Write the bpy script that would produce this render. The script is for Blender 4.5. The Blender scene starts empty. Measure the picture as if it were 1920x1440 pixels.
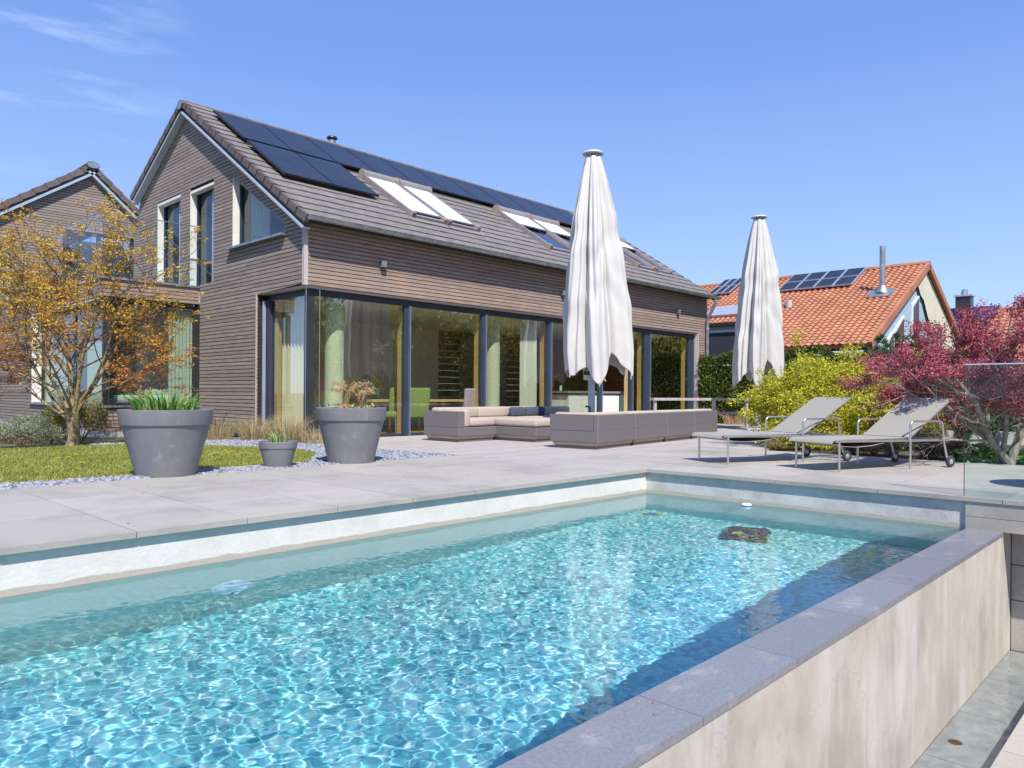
import bpy, bmesh, math, random
import numpy as np
from mathutils import Vector, Matrix

random.seed(7)
RNG = np.random.default_rng(11)
sc = bpy.context.scene
C = sc.collection
R = math.radians

# ------------------------------------------------------------------ camera
cam = bpy.data.cameras.new('camera'); cam_o = bpy.data.objects.new('camera', cam); C.objects.link(cam_o)
sc.camera = cam_o
yaw = math.atan2(1330, 1393)
cam.sensor_width = 36; cam.lens = 1393/1920*36; cam.shift_y = 18.5/1920
cam.clip_start = 0.05; cam.clip_end = 3000
_F = Vector((math.cos(yaw), math.sin(yaw), 0)); _U = Vector((0, 0, 1)); _R = _F.cross(_U)
cam_o.matrix_world = (Matrix.Translation((0, 0, 0.9)) @ Matrix((_R, _U, -_F)).transposed().to_4x4()
                      @ Matrix.Rotation(R(0.36), 4, 'Z'))

# ------------------------------------------------------------------ sky, sun, exposure
SUN = Vector((-0.51, -0.81, 1.19)).normalized()
world = bpy.data.worlds.new('World'); sc.world = world; world.use_nodes = True
wn = world.node_tree; wl = wn.links
bgn = wn.nodes['Background']
sky = wn.nodes.new('ShaderNodeTexSky'); sky.sky_type = 'NISHITA'; sky.sun_disc = False
sky.sun_elevation = math.asin(SUN.z); sky.sun_rotation = math.atan2(SUN.x, SUN.y)
sky.air_density = 1.0; sky.dust_density = 0.3; sky.ozone_density = 3.0; sky.altitude = 600
tc = wn.nodes.new('ShaderNodeTexCoord')
sep = wn.nodes.new('ShaderNodeSeparateXYZ'); wl.new(tc.outputs['Generated'], sep.inputs[0])
ramp = wn.nodes.new('ShaderNodeValToRGB')
els = ramp.color_ramp.elements
els[0].position = 0.0; els[0].color = (0.37, 0.515, 0.83, 1)
els[1].position = 0.75; els[1].color = (0.08, 0.185, 0.52, 1)
e = els.new(0.12); e.color = (0.305, 0.445, 0.78, 1)
e = els.new(0.40); e.color = (0.142, 0.262, 0.625, 1)
wl.new(sep.outputs[2], ramp.inputs[0])
sc10 = wn.nodes.new('ShaderNodeVectorMath'); sc10.operation = 'SCALE'; sc10.inputs['Scale'].default_value = 10.0
wl.new(ramp.outputs[0], sc10.inputs[0])
mixs = wn.nodes.new('ShaderNodeMix'); mixs.data_type = 'RGBA'; mixs.inputs[0].default_value = 0.78
wl.new(sky.outputs[0], mixs.inputs[6]); wl.new(sc10.outputs[0], mixs.inputs[7])
# thin cirrus wisps over the whole sky
mp = wn.nodes.new('ShaderNodeMapping'); mp.inputs['Scale'].default_value = (1.3, 2.6, 9.0); mp.inputs['Location'].default_value = (0.37, 0.9, 0.35)
wl.new(tc.outputs['Generated'], mp.inputs[0])
nz = wn.nodes.new('ShaderNodeTexNoise'); nz.inputs['Scale'].default_value = 2.1; nz.inputs['Detail'].default_value = 9; nz.inputs['Roughness'].default_value = 0.6
wl.new(mp.outputs[0], nz.inputs['Vector'])
cr = wn.nodes.new('ShaderNodeValToRGB'); cr.color_ramp.elements[0].position = 0.52; cr.color_ramp.elements[1].position = 0.85
cr.color_ramp.elements[1].color = (0.5, 0.5, 0.5, 1)
wl.new(nz.outputs[0], cr.inputs[0])
mixc = wn.nodes.new('ShaderNodeMix'); mixc.data_type = 'RGBA'; mixc.inputs[7].default_value = (9, 9.3, 10, 1)
dt = wn.nodes.new('ShaderNodeVectorMath'); dt.operation = 'DOT_PRODUCT'; wl.new(tc.outputs['Generated'], dt.inputs[0]); dt.inputs[1].default_value = (0.21, 0.90, 0.382)
mk = wn.nodes.new('ShaderNodeMapRange'); mk.inputs[1].default_value = .986; mk.inputs[2].default_value = .999; wl.new(dt.outputs['Value'], mk.inputs[0])
mm = wn.nodes.new('ShaderNodeMath'); mm.operation = 'MULTIPLY'; wl.new(cr.outputs[0], mm.inputs[0]); wl.new(mk.outputs[0], mm.inputs[1])
wl.new(mm.outputs[0], mixc.inputs[0]); wl.new(mixs.outputs[2], mixc.inputs[6])
wl.new(mixc.outputs[2], bgn.inputs[0]); bgn.inputs[1].default_value = 0.112

sl = bpy.data.lights.new('sun', 'SUN'); sl.energy = 4.5; sl.angle = R(0.5); sl.color = (1.0, 0.955, 0.89)
sl.cycles.is_caustics_light = True
so = bpy.data.objects.new('sun', sl); C.objects.link(so); so.rotation_euler = SUN.to_track_quat('Z', 'Y').to_euler()
so.location = (-10, -16, 24)
sc.view_settings.view_transform = 'Standard'; sc.view_settings.look = 'None'
sc.view_settings.exposure = 0.48; sc.view_settings.gamma = 1.0
sc.render.engine = 'CYCLES'
sc.cycles.use_denoising = True
sc.cycles.max_bounces = 10; sc.cycles.transparent_max_bounces = 24; sc.cycles.transmission_bounces = 10
sc.cycles.sample_clamp_indirect = 8

# ------------------------------------------------------------------ helpers
class MB:
    """collects shapes, linked later as ONE mesh object"""
    def __init__(s): s.v = []; s.f = []; s.m = []; s.mi = 0
    def _add(s, vs, fs):
        n = len(s.v); s.v.extend([tuple(map(float, p)) for p in vs]); s.f.extend([tuple(i+n for i in f) for f in fs]); s.m.extend([s.mi]*len(fs)); return s
    def box(s, a, b):
        x0, y0, z0 = a; x1, y1, z1 = b
        vs = [(x, y, z) for x in (x0, x1) for y in (y0, y1) for z in (z0, z1)]
        return s._add(vs, [(0,1,3,2),(4,6,7,5),(0,4,5,1),(2,3,7,6),(0,2,6,4),(1,5,7,3)])
    def obox(s, c, ax, ay, az):
        """box centre c, half-axis vectors"""
        c, ax, ay, az = map(Vector, (c, ax, ay, az))
        vs = [c+ax*i+ay*j+az*k for i in (-1,1) for j in (-1,1) for k in (-1,1)]
        return s._add(vs, [(0,1,3,2),(4,6,7,5),(0,4,5,1),(2,3,7,6),(0,2,6,4),(1,5,7,3)])
    def hexa(s, lo, hi):
        """prism from two matching polygons"""
        n = len(lo)
        fs = [tuple(range(n-1, -1, -1)), tuple(range(n, 2*n))] + [(i, (i+1) % n, n+(i+1) % n, n+i) for i in range(n)]
        return s._add(list(lo)+list(hi), fs)
    def tube(s, pts, rad, n=8, cap=True):
        pts = [Vector(p) for p in pts]
        if not hasattr(rad, '__len__'): rad = [rad]*len(pts)
        vs = []; up = None
        for i, p in enumerate(pts):
            if i == 0: d = pts[1]-pts[0]
            elif i == len(pts)-1: d = pts[-1]-pts[-2]
            else: d = (pts[i+1]-p).normalized()+(p-pts[i-1]).normalized()
            d.normalize()
            if up is None: up = Vector((0,0,1)) if abs(d.z) < .9 else Vector((1,0,0))
            a = d.cross(up).normalized(); b = a.cross(d).normalized(); up = b
            for k in range(n):
                t = 2*math.pi*k/n; vs.append(p+(a*math.cos(t)+b*math.sin(t))*rad[i])
        fs = []
        for i in range(len(pts)-1):
            for k in range(n):
                fs.append((i*n+k, i*n+(k+1) % n, (i+1)*n+(k+1) % n, (i+1)*n+k))
        if cap: fs += [tuple(range(n-1, -1, -1)), tuple((len(pts)-1)*n+k for k in range(n))]
        return s._add(vs, fs)
    def lathe(s, prof, n=48, c=(0,0,0)):
        vs = []
        for r, z in prof:
            for k in range(n):
                t = 2*math.pi*k/n; vs.append((c[0]+r*math.cos(t), c[1]+r*math.sin(t), c[2]+z))
        fs = [(i*n+k, i*n+(k+1) % n, (i+1)*n+(k+1) % n, (i+1)*n+k) for i in range(len(prof)-1) for k in range(n)]
        return s._add(vs, fs)
    def cyl(s, c, r, z0, z1, n=24):
        return s.lathe([(0.0001, z0), (r, z0), (r, z1), (0.0001, z1)], n, c)
    def rbox(s, a, b, r=.03, k=3):
        """rounded box (cushion-like)"""
        bm = bmesh.new(); bmesh.ops.create_cube(bm, size=1)
        sx, sy, sz = (b[0]-a[0]), (b[1]-a[1]), (b[2]-a[2])
        for v in bm.verts: v.co = Vector((a[0]+(v.co.x+.5)*sx, a[1]+(v.co.y+.5)*sy, a[2]+(v.co.z+.5)*sz))
        bmesh.ops.bevel(bm, geom=list(bm.edges), offset=min(r, sx*.45, sy*.45, sz*.45), segments=k, profile=.5, affect='EDGES')
        bm.verts.index_update()
        s._add([v.co for v in bm.verts], [[v.index for v in f.verts] for f in bm.faces]); bm.free(); return s
    def build(s, name, mat, parent=None, off=(0,0,0), smooth=False, bevel=0, **props):
        me = bpy.data.meshes.new(name)
        ox, oy, oz = off
        me.from_pydata([(x-ox, y-oy, z-oz) for x, y, z in s.v], [], s.f)
        mats = mat if isinstance(mat, (list, tuple)) else [mat]
        for m_ in mats: me.materials.append(m_)
        if len(mats) > 1: me.polygons.foreach_set('material_index', s.m)
        o = bpy.data.objects.new(name, me); C.objects.link(o)
        if parent: o.parent = parent
        if smooth:
            me.shade_smooth() if hasattr(me, 'shade_smooth') else None
            me.set_sharp_from_angle(angle=R(38))
        if bevel:
            md = o.modifiers.new('bevel', 'BEVEL'); md.width = bevel; md.segments = 2; md.limit_method = 'ANGLE'; md.angle_limit = R(40)
        tag(o, **props)
        return o

def tag(o, label=None, cat=None, group=None, kind=None):
    if label: o['label'] = label
    if cat: o['category'] = cat
    if group: o['group'] = group
    if kind: o['kind'] = kind
    return o

def empty(name, loc, label=None, cat=None, group=None, kind=None, rz=0):
    o = bpy.data.objects.new(name, None); C.objects.link(o); o.location = loc; o.rotation_euler = (0, 0, rz)
    o.empty_display_size = .1
    return tag(o, label, cat, group, kind)

def copy_tree(o, parent=None):
    c = o.copy(); C.objects.link(c); c.parent = parent
    for ch in o.children: copy_tree(ch, c)
    return c

_unit = {}
def unit_mesh(mat, name):
    key = (mat.name, name)
    if key not in _unit:
        m = MB().box((-.5,-.5,-.5), (.5,.5,.5)); me = bpy.data.meshes.new(name); me.from_pydata(m.v, [], m.f); me.materials.append(mat); _unit[key] = me
    return _unit[key]
def piece(name, mat, parent, loc, size, rot=(0,0,0)):
    o = bpy.data.objects.new(name, unit_mesh(mat, name)); C.objects.link(o); o.parent = parent
    o.location = loc; o.scale = size; o.rotation_euler = rot; return o

def big_mesh(name, V, F, mats, parent=None, mi=None, smooth=False, **props):
    """fast numpy mesh. F: (n,3|4) int array"""
    me = bpy.data.meshes.new(name); V = np.asarray(V, np.float32); F = np.asarray(F, np.int32); k = F.shape[1]
    me.vertices.add(len(V)); me.vertices.foreach_set('co', V.ravel())
    me.loops.add(F.size); me.loops.foreach_set('vertex_index', F.ravel())
    me.polygons.add(len(F)); me.polygons.foreach_set('loop_start', np.arange(len(F), dtype=np.int32)*k)
    mats = mats if isinstance(mats, (list, tuple)) else [mats]
    for m_ in mats: me.materials.append(m_)
    if mi is not None: me.polygons.foreach_set('material_index', np.asarray(mi, np.int32))
    if smooth: me.polygons.foreach_set('use_smooth', np.ones(len(F), bool))
    me.update(calc_edges=True)
    o = bpy.data.objects.new(name, me); C.objects.link(o)
    if parent: o.parent = parent
    return tag(o, **props)

# ------------------------------------------------------------------ materials
def new_mat(name):
    m = bpy.data.materials.new(name); m.use_nodes = True; return m, m.node_tree, m.node_tree.nodes['Principled BSDF']

def nmat(name, c1, c2=None, rough=.7, scale=8, stretch=(1,1,1), detail=6, bump=0.0, bscale=None, metal=0, rand=0.0,
         c3=None, s3=1.0, t3=(.45,.7), spec=.5, trans=0, sheen=0, coat=0):
    """procedural surface: c1..c2 by noise, blotches of c3, piece-to-piece variation rand, fine bump"""
    m, nt, p = new_mat(name); L = nt.links; N = nt.nodes
    p.inputs['Roughness'].default_value = rough; p.inputs['Metallic'].default_value = metal
    p.inputs['Specular IOR Level'].default_value = spec
    if coat: p.inputs['Coat Weight'].default_value = coat
    geo = N.new('ShaderNodeNewGeometry')
    mp = N.new('ShaderNodeMapping'); mp.inputs['Scale'].default_value = stretch; L.new(geo.outputs['Position'], mp.inputs[0])
    n1 = N.new('ShaderNodeTexNoise'); n1.inputs['Scale'].default_value = scale; n1.inputs['Detail'].default_value = detail; n1.inputs['Roughness'].default_value = .65
    L.new(mp.outputs[0], n1.inputs['Vector'])
    c2 = c2 or c1
    r1 = N.new('ShaderNodeValToRGB'); r1.color_ramp.elements[0].position = .32; r1.color_ramp.elements[1].position = .68
    r1.color_ramp.elements[0].color = (*c1, 1); r1.color_ramp.elements[1].color = (*c2, 1)
    L.new(n1.outputs[0], r1.inputs[0]); col = r1.outputs[0]
    if c3:
        n3 = N.new('ShaderNodeTexNoise'); n3.inputs['Scale'].default_value = s3; n3.inputs['Detail'].default_value = 8; n3.inputs['Roughness'].default_value = .7
        L.new(mp.outputs[0] if s3 > 100 else geo.outputs['Position'], n3.inputs['Vector'])
        r3 = N.new('ShaderNodeMapRange'); r3.inputs[1].default_value = t3[0]; r3.inputs[2].default_value = t3[1]; L.new(n3.outputs[0], r3.inputs[0])
        mx = N.new('ShaderNodeMix'); mx.data_type = 'RGBA'; L.new(r3.outputs[0], mx.inputs[0]); L.new(col, mx.inputs[6]); mx.inputs[7].default_value = (*c3, 1); col = mx.outputs[2]
    if rand:
        oi = N.new('ShaderNodeObjectInfo'); mr = N.new('ShaderNodeMapRange'); mr.inputs[3].default_value = 1-rand; mr.inputs[4].default_value = 1+rand
        L.new(oi.outputs['Random'], mr.inputs[0]); hs = N.new('ShaderNodeHueSaturation'); L.new(mr.outputs[0], hs.inputs['Value']); L.new(col, hs.inputs['Color']); col = hs.outputs[0]
    L.new(col, p.inputs['Base Color'])
    if bump:
        nb = N.new('ShaderNodeTexNoise'); nb.inputs['Scale'].default_value = bscale or scale*3; nb.inputs['Detail'].default_value = 4
        L.new(mp.outputs[0], nb.inputs['Vector'])
        b = N.new('ShaderNodeBump'); b.inputs['Strength'].default_value = bump; b.inputs['Distance'].default_value = .01; L.new(nb.outputs[0], b.inputs['Height']); L.new(b.outputs[0], p.inputs['Normal'])
    return m

def leafmat(name, c1, c2, rough=.55, scale=25, tr=.35):
    """leaf: diffuse + some light passing through"""
    m, nt, p = new_mat(name); L = nt.links; N = nt.nodes
    geo = N.new('ShaderNodeNewGeometry'); n1 = N.new('ShaderNodeTexNoise'); n1.inputs['Scale'].default_value = scale; n1.inputs['Detail'].default_value = 2
    L.new(geo.outputs['Position'], n1.inputs['Vector'])
    r1 = N.new('ShaderNodeValToRGB'); r1.color_ramp.elements[0].position = .35; r1.color_ramp.elements[1].position = .65
    r1.color_ramp.elements[0].color = (*c1, 1); r1.color_ramp.elements[1].color = (*c2, 1); L.new(n1.outputs[0], r1.inputs[0])
    L.new(r1.outputs[0], p.inputs['Base Color']); p.inputs['Roughness'].default_value = rough; p.inputs['Specular IOR Level'].default_value = .3
    tb = N.new('ShaderNodeBsdfTranslucent'); L.new(r1.outputs[0], tb.inputs[0]); mx = N.new('ShaderNodeMixShader'); mx.inputs[0].default_value = tr
    L.new(p.outputs[0], mx.inputs[1]); L.new(tb.outputs[0], mx.inputs[2]); L.new(mx.outputs[0], N['Material Output'].inputs[0])
    return m

def paneglass(name, tint=(.9,.95,.93), refl=1.0, ior=1.5, base=0.0):
    """thin window pane: mirror reflection by Fresnel over tinted see-through"""
    m, nt, p = new_mat(name); N = nt.nodes; L = nt.links; N.remove(p)
    fr = N.new('ShaderNodeFresnel'); fr.inputs[0].default_value = ior
    mr = N.new('ShaderNodeMapRange'); mr.inputs[3].default_value = base; mr.inputs[4].default_value = refl; L.new(fr.outputs[0], mr.inputs[0])
    t = N.new('ShaderNodeBsdfTransparent'); t.inputs[0].default_value = (*tint, 1)
    g = N.new('ShaderNodeBsdfGlossy'); g.inputs['Roughness'].default_value = 0.0; g.inputs[0].default_value = (.97, .98, 1, 1)
    ge = N.new('ShaderNodeNewGeometry'); ff = N.new('ShaderNodeMath'); ff.operation = 'SUBTRACT'; ff.inputs[0].default_value = 1; L.new(ge.outputs['Backfacing'], ff.inputs[1])
    fm = N.new('ShaderNodeMath'); fm.operation = 'MULTIPLY'; L.new(mr.outputs[0], fm.inputs[0]); L.new(ff.outputs[0], fm.inputs[1])   # the pane mirrors once, on its outer face
    mx = N.new('ShaderNodeMixShader'); L.new(fm.outputs[0], mx.inputs[0]); L.new(t.outputs[0], mx.inputs[1]); L.new(g.outputs[0], mx.inputs[2])
    L.new(mx.outputs[0], N['Material Output'].inputs[0]); return m

M = {}
M['clad'] = nmat('weathered_cladding', (.19,.150,.128), (.36,.295,.26), .8, 3.0, (1,1,26), 8, .25, 30, rand=.14, c3=(.42,.37,.34), s3=14, t3=(.66,.8))
M['clad_front'] = nmat('weathered_cladding_front', (.22,.160,.128), (.38,.285,.235), .8, 3.0, (1,1,26), 8, .25, 30, rand=.12, c3=(.40,.27,.20), s3=1.3, t3=(.5,.8))
M['backing'] = nmat('dark_backing', (.02,.017,.016), (.035,.03,.028), .9)
M['corner'] = nmat('corner_trim_wood', (.42,.36,.33), (.55,.48,.45), .7, 4, (1,1,12), rand=.05)
M['tile'] = nmat('concrete_roof_tile', (.145,.128,.118), (.22,.196,.182), .75, 5, (1,1,1), 8, .15, 60, rand=.07, c3=(.30,.265,.24), s3=3, t3=(.55,.8))
M['verge'] = nmat('verge_tile_brown', (.10,.075,.068), (.16,.125,.115), .75, 6, rand=.12, bump=.1)
M['zinc'] = nmat('zinc', (.33,.36,.38), (.47,.50,.52), .42, 6, metal=.75, c3=(.26,.27,.27), s3=4)
M['barge'] = nmat('grey_blue_metal_edge', (.33,.39,.45), (.40,.46,.52), .45, 3)
M['frame'] = nmat('anthracite_frame', (.028,.040,.062), (.038,.054,.080), .6, 2, spec=.25)
M['frame_mid'] = nmat('blue_grey_profile', (.07,.095,.135), (.085,.115,.16), .55, 2, spec=.3)
M['frame_dark'] = nmat('dark_frame', (.02,.024,.03), (.03,.035,.042), .45, 2)
M['frame_wood'] = nmat('larch_inner_frame', (.52,.36,.15), (.66,.48,.22), .55, 6, (1,1,.2))
M['white_frame'] = nmat('cream_reveal', (.68,.66,.60), (.78,.76,.70), .6, 3)
M['pane'] = paneglass('facade_glass', (.96,.97,.92), 1.0, 1.95, .13)
M['pane_up'] = paneglass('upper_window_glass', (.85,.9,.93), 1.0, 1.8, .08)
M['pane_bay'] = paneglass('bay_window_glass', (.82,.88,.84), 1.0, 1.7, .04)
M['pane_sky'] = paneglass('skylight_glass', (.4,.5,.6), 1.0, 2.0, .25)
M['rail_glass'] = paneglass('railing_glass', (.93,.97,.97), .9, 1.45)
M['panel_glass'] = paneglass('green_edge_glass', (.91,.965,.95), .8, 1.45)
M['glass_edge'] = nmat('glass_edge', (.35,.52,.60), (.42,.60,.68), .15, 3)
M['pv'] = nmat('solar_cells', (.016,.017,.022), (.026,.028,.034), .30, 2, spec=.5)
M['pv_frame'] = nmat('solar_frame', (.012,.012,.016), (.02,.02,.025), .35)
M['pv_line'] = nmat('solar_busbar', (.04,.045,.06), (.05,.055,.07), .35)
M['sky_frame'] = nmat('skylight_cover', (.25,.225,.22), (.32,.29,.28), .45, 3, metal=.2)
M['sky_cap'] = nmat('skylight_end_cap', (.28,.21,.16), (.36,.28,.22), .6)
M['blind'] = nmat('awning_blind', (.66,.66,.64), (.76,.76,.74), .7, 40)
M['slab'] = nmat('granite_paving', (.34,.312,.272), (.43,.398,.352), .75, 90, (1,1,1), 8, .12, 300, rand=.075, c3=(.262,.240,.212), s3=1.1, t3=(.47,.74))
M['grout'] = nmat('paving_bed', (.21,.205,.195), (.28,.27,.255), .9, 30)
M['coping'] = nmat('blue_grey_coping', (.165,.168,.185), (.24,.243,.262), .34, 60, (1,1,1), 7, .06, 200, rand=.06, c3=(.35,.33,.32), s3=3.5, t3=(.56,.70))
M['deck'] = nmat('greyed_deck_board', (.33,.285,.265), (.47,.43,.41), .75, 2.5, (1,14,1), 8, .2, 60, rand=.09, c3=(.36,.27,.23), s3=.9, t3=(.55,.8))
M['lawnsoil'] = nmat('lawn_soil', (.13,.13,.035), (.20,.22,.05), .95, 14)
M['soil'] = nmat('soil', (.075,.055,.04), (.13,.10,.075), .95, 14, bump=.4)
M['ground'] = nmat('field_ground', (.07,.085,.035), (.13,.13,.06), .95, .7)
M['slate'] = nmat('slate_chip', (.22,.23,.27), (.38,.39,.44), .7, 30)
M['slate2'] = nmat('slate_chip_dark', (.11,.115,.145), (.2,.205,.24), .7, 30)
M['kerb'] = nmat('kerb_stone', (.34,.34,.35), (.42,.42,.43), .8, 20)
M['pot'] = nmat('grey_plastic_pot', (.155,.155,.172), (.195,.195,.213), .5, 5, (1,1,.6), 6, .03, 80, c3=(.29,.29,.30), s3=7, t3=(.56,.78))
M['sofa'] = nmat('sofa_cushion_fabric', (.40,.325,.265), (.47,.39,.325), .9, 60, bump=.1, bscale=300)
M['navy'] = nmat('navy_cushion_fabric', (.05,.06,.095), (.075,.085,.125), .9, 60)
M['teak'] = nmat('teak_base', (.46,.34,.23), (.56,.43,.30), .6, 5, (1,1,8))
M['steel'] = nmat('brushed_steel', (.52,.50,.48), (.62,.60,.58), .3, 8, metal=.85)
M['alu'] = nmat('grey_aluminium', (.34,.37,.45), (.42,.45,.53), .4, 4, metal=.25)
M['sling'] = nmat('taupe_sling_fabric', (.29,.27,.23), (.35,.33,.285), .85, 150, bump=.05)
M['canvas'] = nmat('offwhite_canvas', (.63,.61,.58), (.71,.69,.66), .9, 2.2, (1,1,.5), 8, .05, 500)
_p = M['canvas'].node_tree; _tb = _p.nodes.new('ShaderNodeBsdfTranslucent'); _tb.inputs[0].default_value = (.75,.72,.66,1); _mx = _p.nodes.new('ShaderNodeMixShader'); _mx.inputs[0].default_value = .22
_p.links.new(_p.nodes['Principled BSDF'].outputs[0], _mx.inputs[1]); _p.links.new(_tb.outputs[0], _mx.inputs[2]); _p.links.new(_mx.outputs[0], _p.nodes['Material Output'].inputs[0])
M['capplastic'] = nmat('parasol_cap', (.48,.49,.52), (.56,.57,.60), .5, 5)
M['rubber'] = nmat('black_rubber', (.03,.03,.032), (.06,.06,.062), .6, 30)
M['bark'] = nmat('mossy_bark', (.15,.105,.07), (.33,.26,.13), .9, 18, (1,1,.4), bump=.5, c3=(.38,.30,.06), s3=9, t3=(.5,.68))
M['bark_grey'] = nmat('grey_bark', (.13,.10,.09), (.36,.31,.28), .9, 16, (1,1,.5), bump=.5)
M['twig'] = nmat('reddish_twig', (.13,.06,.045), (.24,.12,.08), .85, 20)
M['wallin'] = nmat('inner_wall_plaster', (.70,.67,.60), (.76,.73,.66), .9, 3)
M['ceil'] = nmat('inner_ceiling', (.70,.68,.62), (.76,.74,.68), .9, 3)
M['floorin'] = nmat('oak_floor', (.42,.28,.12), (.55,.39,.19), .35, 3, (1,8,1), rand=.05)
M['woodwall'] = nmat('brown_timber_wall', (.20,.09,.035), (.34,.17,.07), .6, 4, (1,1,10))
M['oak'] = nmat('light_oak', (.55,.40,.20), (.68,.52,.28), .5, 5, (1,1,6))
M['curtain_g'] = nmat('pale_green_curtain', (.52,.56,.48), (.60,.63,.55), .9, 30)
M['curtain_y'] = nmat('cream_curtain', (.62,.60,.42), (.72,.70,.54), .9, 30)
M['column'] = nmat('speckled_green_column', (.46,.53,.41), (.60,.66,.53), .7, 45, detail=8)
M['greench'] = nmat('green_upholstery', (.20,.27,.08), (.31,.40,.15), .9, 60)
M['purplech'] = nmat('lilac_upholstery', (.40,.32,.45), (.52,.43,.57), .9, 60)
M['redch'] = nmat('crimson_upholstery', (.22,.02,.05), (.32,.05,.09), .9, 60)
M['whitelac'] = nmat('white_lacquer', (.76,.77,.76), (.80,.81,.80), .3, 2)
M['mint'] = nmat('mint_glass_front', (.40,.62,.56), (.46,.68,.62), .2, 2)
M['greylac'] = nmat('grey_lacquer', (.22,.22,.22), (.26,.26,.26), .4, 2)
M['redflower'] = nmat('red_petals', (.65,.06,.03), (.8,.14,.05), .7, 30)
M['art'] = nmat('abstract_canvas', (.05,.07,.19), (.42,.26,.18), .8, 9, detail=3)
M['orange'] = nmat('orange_clay_tile', (.36,.135,.070), (.49,.215,.12), .85, 1.5, (1,1,1), 6, .1, 20, rand=.05, c3=(.26,.11,.08), s3=.7, t3=(.5,.8))
M['render_w'] = nmat('pale_render', (.62,.62,.58), (.70,.70,.66), .9, 2)
M['blueclad'] = nmat('pale_blue_boards', (.30,.42,.50), (.40,.52,.60), .7, 3)
M['beigeblind'] = nmat('beige_awning', (.60,.57,.44), (.68,.65,.52), .9, 2)
M['darkmetal'] = nmat('dark_metal', (.04,.042,.05), (.06,.062,.07), .4, 3, metal=.4)
M['bluepv'] = nmat('blue_solar_cells', (.018,.025,.09), (.025,.038,.13), .2, 2, spec=.8)
M['bankgrass'] = nmat('bank_scrub', (.20,.20,.05), (.36,.34,.12), .95, 1.2, detail=10)
M['concrete'] = nmat('light_concrete', (.42,.42,.41), (.52,.52,.50), .85, 6)

def pool_plaster(name, c1, c2, line=True):
    """plaster; a beige tide mark of its own just above the water line, blue tint paint below"""
    m, nt, p = new_mat(name); N = nt.nodes; L = nt.links
    geo = N.new('ShaderNodeNewGeometry')
    n1 = N.new('ShaderNodeTexNoise'); n1.inputs['Scale'].default_value = 2.5; n1.inputs['Detail'].default_value = 9; n1.inputs['Roughness'].default_value = .7; L.new(geo.outputs['Position'], n1.inputs['Vector'])
    r1 = N.new('ShaderNodeValToRGB'); r1.color_ramp.elements[0].position = .35; r1.color_ramp.elements[1].position = .62
    r1.color_ramp.elements[0].color = (*c1, 1); r1.color_ramp.elements[1].color = (*c2, 1); L.new(n1.outputs[0], r1.inputs[0])
    sp = N.new('ShaderNodeSeparateXYZ'); L.new(geo.outputs['Position'], sp.inputs[0])
    n2 = N.new('ShaderNodeTexNoise'); n2.inputs['Scale'].default_value = 5; n2.inputs['Detail'].default_value = 8; L.new(geo.outputs['Position'], n2.inputs['Vector'])
    ad = N.new('ShaderNodeMath'); ad.operation = 'MULTIPLY_ADD'; ad.inputs[1].default_value = -.055; L.new(n2.outputs[0], ad.inputs[0]); L.new(sp.outputs[2], ad.inputs[2])
    st = N.new('ShaderNodeMapRange'); st.inputs[1].default_value = -.277; st.inputs[2].default_value = -.283; L.new(ad.outputs[0], st.inputs[0])
    mx = N.new('ShaderNodeMix'); mx.data_type = 'RGBA'; L.new(st.outputs[0], mx.inputs[0]); L.new(r1.outputs[0], mx.inputs[6]); mx.inputs[7].default_value = (.44,.38,.31, 1)
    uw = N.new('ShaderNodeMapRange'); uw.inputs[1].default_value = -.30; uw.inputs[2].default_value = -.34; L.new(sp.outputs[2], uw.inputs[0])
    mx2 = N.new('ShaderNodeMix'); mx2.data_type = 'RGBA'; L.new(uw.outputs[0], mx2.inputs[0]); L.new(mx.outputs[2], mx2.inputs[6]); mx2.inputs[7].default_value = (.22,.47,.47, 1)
    L.new(mx2.outputs[2], p.inputs['Base Color']); p.inputs['Roughness'].default_value = .85
    nb = N.new('ShaderNodeTexNoise'); nb.inputs['Scale'].default_value = 40; L.new(geo.outputs['Position'], nb.inputs['Vector'])
    b = N.new('ShaderNodeBump'); b.inputs['Strength'].default_value = .25; b.inputs['Distance'].default_value = .01; L.new(nb.outputs[0], b.inputs['Height']); L.new(b.outputs[0], p.inputs['Normal'])
    return m
M['poolwall'] = pool_plaster('pool_wall_plaster', (.58,.54,.485), (.68,.64,.59))
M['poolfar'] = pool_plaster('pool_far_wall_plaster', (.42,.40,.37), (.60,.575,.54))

def pool_floor():
    """small glass mosaic in mixed blues"""
    m, nt, p = new_mat('pool_floor_mosaic'); N = nt.nodes; L = nt.links
    geo = N.new('ShaderNodeNewGeometry'); mp = N.new('ShaderNodeMapping'); mp.inputs['Scale'].default_value = (24, 24, 24); L.new(geo.outputs['Position'], mp.inputs[0])
    fl = N.new('ShaderNodeVectorMath'); fl.operation = 'FLOOR'; L.new(mp.outputs[0], fl.inputs[0])
    wn_ = N.new('ShaderNodeTexWhiteNoise'); wn_.noise_dimensions = '3D'; L.new(fl.outputs[0], wn_.inputs['Vector'])
    r = N.new('ShaderNodeValToRGB'); r.color_ramp.interpolation = 'LINEAR'
    r.color_ramp.elements[0].color = (.09,.42,.47, 1); r.color_ramp.elements[1].color = (.46,.77,.76, 1)
    e = r.color_ramp.elements.new(.5); e.color = (.22,.65,.68, 1)
    L.new(wn_.outputs[0], r.inputs[0]); L.new(r.outputs[0], p.inputs['Base Color']); p.inputs['Roughness'].default_value = .5
    return m
M['poolfloor'] = pool_floor()
M['basin_tile'] = nmat('basin_stone', (.26,.27,.27), (.40,.41,.40), .5, 7, c3=(.52,.51,.47), s3=9, t3=(.55,.75))

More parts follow.
